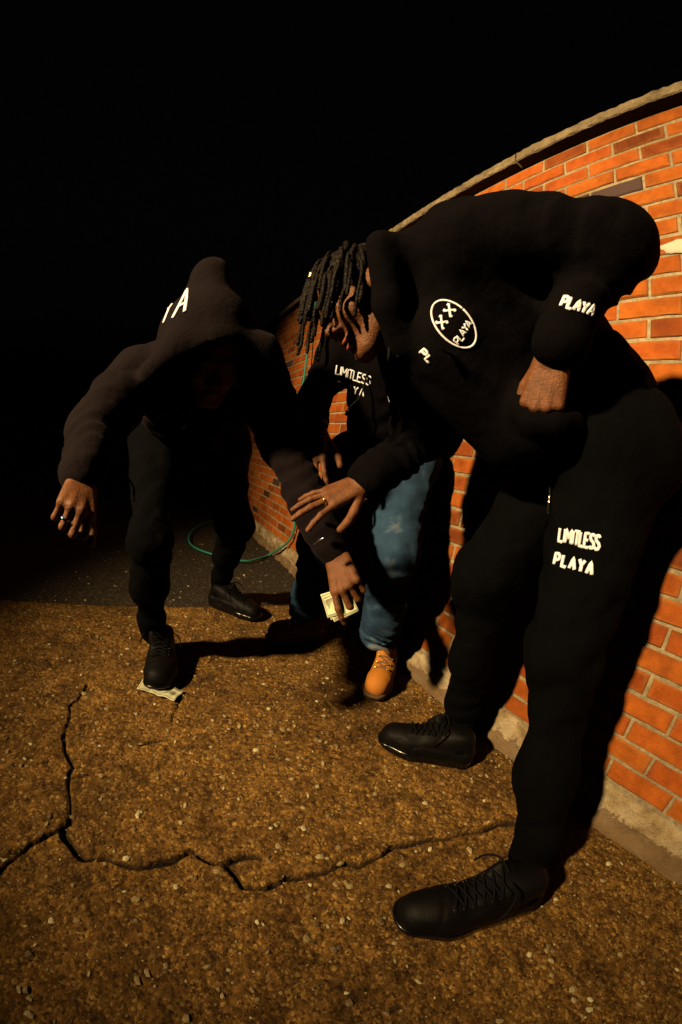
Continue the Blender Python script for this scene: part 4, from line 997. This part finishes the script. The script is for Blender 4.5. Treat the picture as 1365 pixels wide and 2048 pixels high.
def f_tr_M(P):
    d = seg_sd(P, j['Lhip'], j['Rhip'], .108, .108)
    for s in 'LR':
        kn, an = j[s + 'kne'], j[s + 'ank']
        d = smin(d, limb_sd(P, [j[s + 'hip'], kn, kn * .4 + an * .6, an + (0, 0, .03)], [.098, .076, .068, .068], .05, [(.003, .1, .8, .5), (.006, .065, .3, .6), (.008, .042, .6, .6)]), .04)
    d += folds(P, 33, .0055, 16) + folds(P, 34, .0018, 40)
    for s in 'LR': d = smax(d, j[s + 'ank'][2] + .005 + .006 * np.sin(P[:, 0] * 70) - P[:, 2], .004)
    return d
jeans = mesh_obj('jeans', *sculpt(f_tr_M, *bounds([j[k] for k in ('Lhip', 'Rhip', 'Lkne', 'Rkne', 'Lank', 'Rank')], .14), .0075), MT['denim'], P_M)
for s in 'LR': work_boot(j[s + 'toe'], j[s + 'heel'], j[s + 'ank'], P_M)
bv = bvh_of(hoodM)
lettering('letter', 'LIMITLESS', TX['chestM1'], bv, .0030, hoodM, MT['thread']); lettering('letter', 'PLAYA', TX['chestM2'], bv, .0032, hoodM, MT['thread'], .3)
round_logo(TX['logoM'], bv, .0018, hoodM, MT['thread'])
pth = spline(MISC['Mstring'], 6); ds = mesh_obj('drawstring', *tube(pth, .0032, 8), MT['cord'], hoodM); mesh_obj('drawstring_tip', *tube(pth[-5:], .0055, 8), MT['thread'], ds)

# ------------------------------------------------------------------ banknotes
m = Mat('banknote'); uv = m.n('ShaderNodeTexCoord').outputs['UV']
sp = m.n('ShaderNodeSeparateXYZ'); m.l(uv, sp.inputs[0])
ux, uy = sp.outputs[0], sp.outputs[1]
du = m.math('ABSOLUTE', m.math('SUBTRACT', ux, .5)); dv = m.math('ABSOLUTE', m.math('SUBTRACT', uy, .5))
border = m.math('MULTIPLY', m.math('MAXIMUM', m.math('GREATER_THAN', du, .445), m.math('GREATER_THAN', dv, .38)), m.math('MULTIPLY', m.math('LESS_THAN', du, .475), m.math('LESS_THAN', dv, .45)))
el = m.math('ADD', m.math('POWER', m.math('MULTIPLY', m.math('SUBTRACT', ux, .5), 7.0), 2.0), m.math('POWER', m.math('MULTIPLY', m.math('SUBTRACT', uy, .5), 3.0), 2.0))
portrait = m.math('LESS_THAN', el, 1.0)
seal = m.math('LESS_THAN', m.math('ADD', m.math('POWER', m.math('MULTIPLY', m.math('SUBTRACT', ux, .76), 11.0), 2.0), m.math('POWER', m.math('MULTIPLY', m.math('SUBTRACT', uy, .5), 4.7), 2.0)), 1.0)
ns = m.n('ShaderNodeTexNoise', i_Scale=22.0, i_Detail=5.0); m.l(uv, ns.inputs['Vector'])
ink = m.math('MULTIPLY', m.math('MAXIMUM', m.math('MULTIPLY', border, .75), m.math('MAXIMUM', m.math('MULTIPLY', portrait, .65), m.math('MULTIPLY', seal, .7))), m.math('ADD', ns.outputs['Fac'], .35))
m.color(m.mix(ink, (.62, .62, .40), (.09, .13, .075))); m.set(Roughness=.8); MT['note'] = m.m
def banknote(center, ex, ey, bend, label, nu=16, nv=8, L=.156, W=.066, thick=.0004):
    """ex along the note, ey across; bend(u, v) lifts it along the normal."""
    center = V(center); ex = unit(ex); ey = unit(np.asarray(ey, float) - ex * (np.asarray(ey, float) @ ex)); n = np.cross(ex, ey)
    vs, uvs = [], []
    for s in (1, 0):
        for i in range(nu + 1):
            for k in range(nv + 1):
                u, v = i / nu, k / nv; o = bend(u, v)
                p = o if isinstance(o, np.ndarray) else center + ex * (u - .5) * L + ey * (v - .5) * W + n * o
                vs.append(p + n * thick * s); uvs.append((u, v))
    q = (nu + 1) * (nv + 1); I_ = lambda s, i, k: s * q + i * (nv + 1) + k; fs = []
    for i in range(nu):
        for k in range(nv):
            fs.append([I_(0, i, k), I_(0, i + 1, k), I_(0, i + 1, k + 1), I_(0, i, k + 1)]); fs.append([I_(1, i, k), I_(1, i, k + 1), I_(1, i + 1, k + 1), I_(1, i + 1, k)])
    for i in range(nu): fs.append([I_(0, i, 0), I_(1, i, 0), I_(1, i + 1, 0), I_(0, i + 1, 0)]); fs.append([I_(0, i, nv), I_(0, i + 1, nv), I_(1, i + 1, nv), I_(1, i, nv)])
    for k in range(nv): fs.append([I_(0, 0, k), I_(0, 0, k + 1), I_(1, 0, k + 1), I_(1, 0, k)]); fs.append([I_(0, nu, k), I_(1, nu, k), I_(1, nu, k + 1), I_(0, nu, k + 1)])
    o = mesh_obj('banknote', vs, fs, MT['note'])
    uvl = o.data.uv_layers.new(name='UVMap')
    for lp in o.data.loops: uvl.data[lp.index].uv = uvs[lp.vertex_index]
    return tag(o, label, 'banknote')
c0 = V(MISC['note1'])
banknote(c0 + (-.012, .045, .0035), (.80, -.30, 0), (.30, .80, 0), lambda u, v: .003 * math.sin(u * 9) + .010 * max(0, .25 - u) + .006 * max(0, .3 - v), 'crumpled banknote under the black shoe, its corner out past the toe on the left', L=.105)
banknote(c0 + (.028, .018, .0045), (.72, -.50, 0), (.5, .72, 0), lambda u, v: .003 * math.sin(u * 11 + 1) + .012 * max(0, u - .8) + .004 * math.sin(v * 6), 'banknote flat on the concrete showing right of the black shoe toe', L=.095)
A_, B_, C_ = V(MISC['billsA']), V(MISC['billsB']), V(MISC['billsC'])
ctr = (A_ + B_ + C_ + (B_ + C_ - A_)) / 4
exb = unit(C_ - A_); eyb = unit(B_ - A_)
for i, lab in enumerate(('front banknote of the folded bills held in the hand above the tan boot', 'middle banknote of the folded bills held in the hand above the tan boot', 'rear banknote of the folded bills held in the hand above the tan boot')):
    nb_ = np.cross(exb, eyb); nb_ = nb_ if nb_ @ (ctr - V((0, 0, CAM_H))) < 0 else -nb_
    banknote(ctr + exb * .010 - nb_ * (.003 * i) - eyb * .006 * i - exb * .004 * i, exb + eyb * .06 * i, eyb, lambda u, v, i=i: (.012 - .002 * i) * math.sin(v * 3.1) * (1 - .5 * u) + .003 * math.sin(u * 7 + i), lab, L=.072)
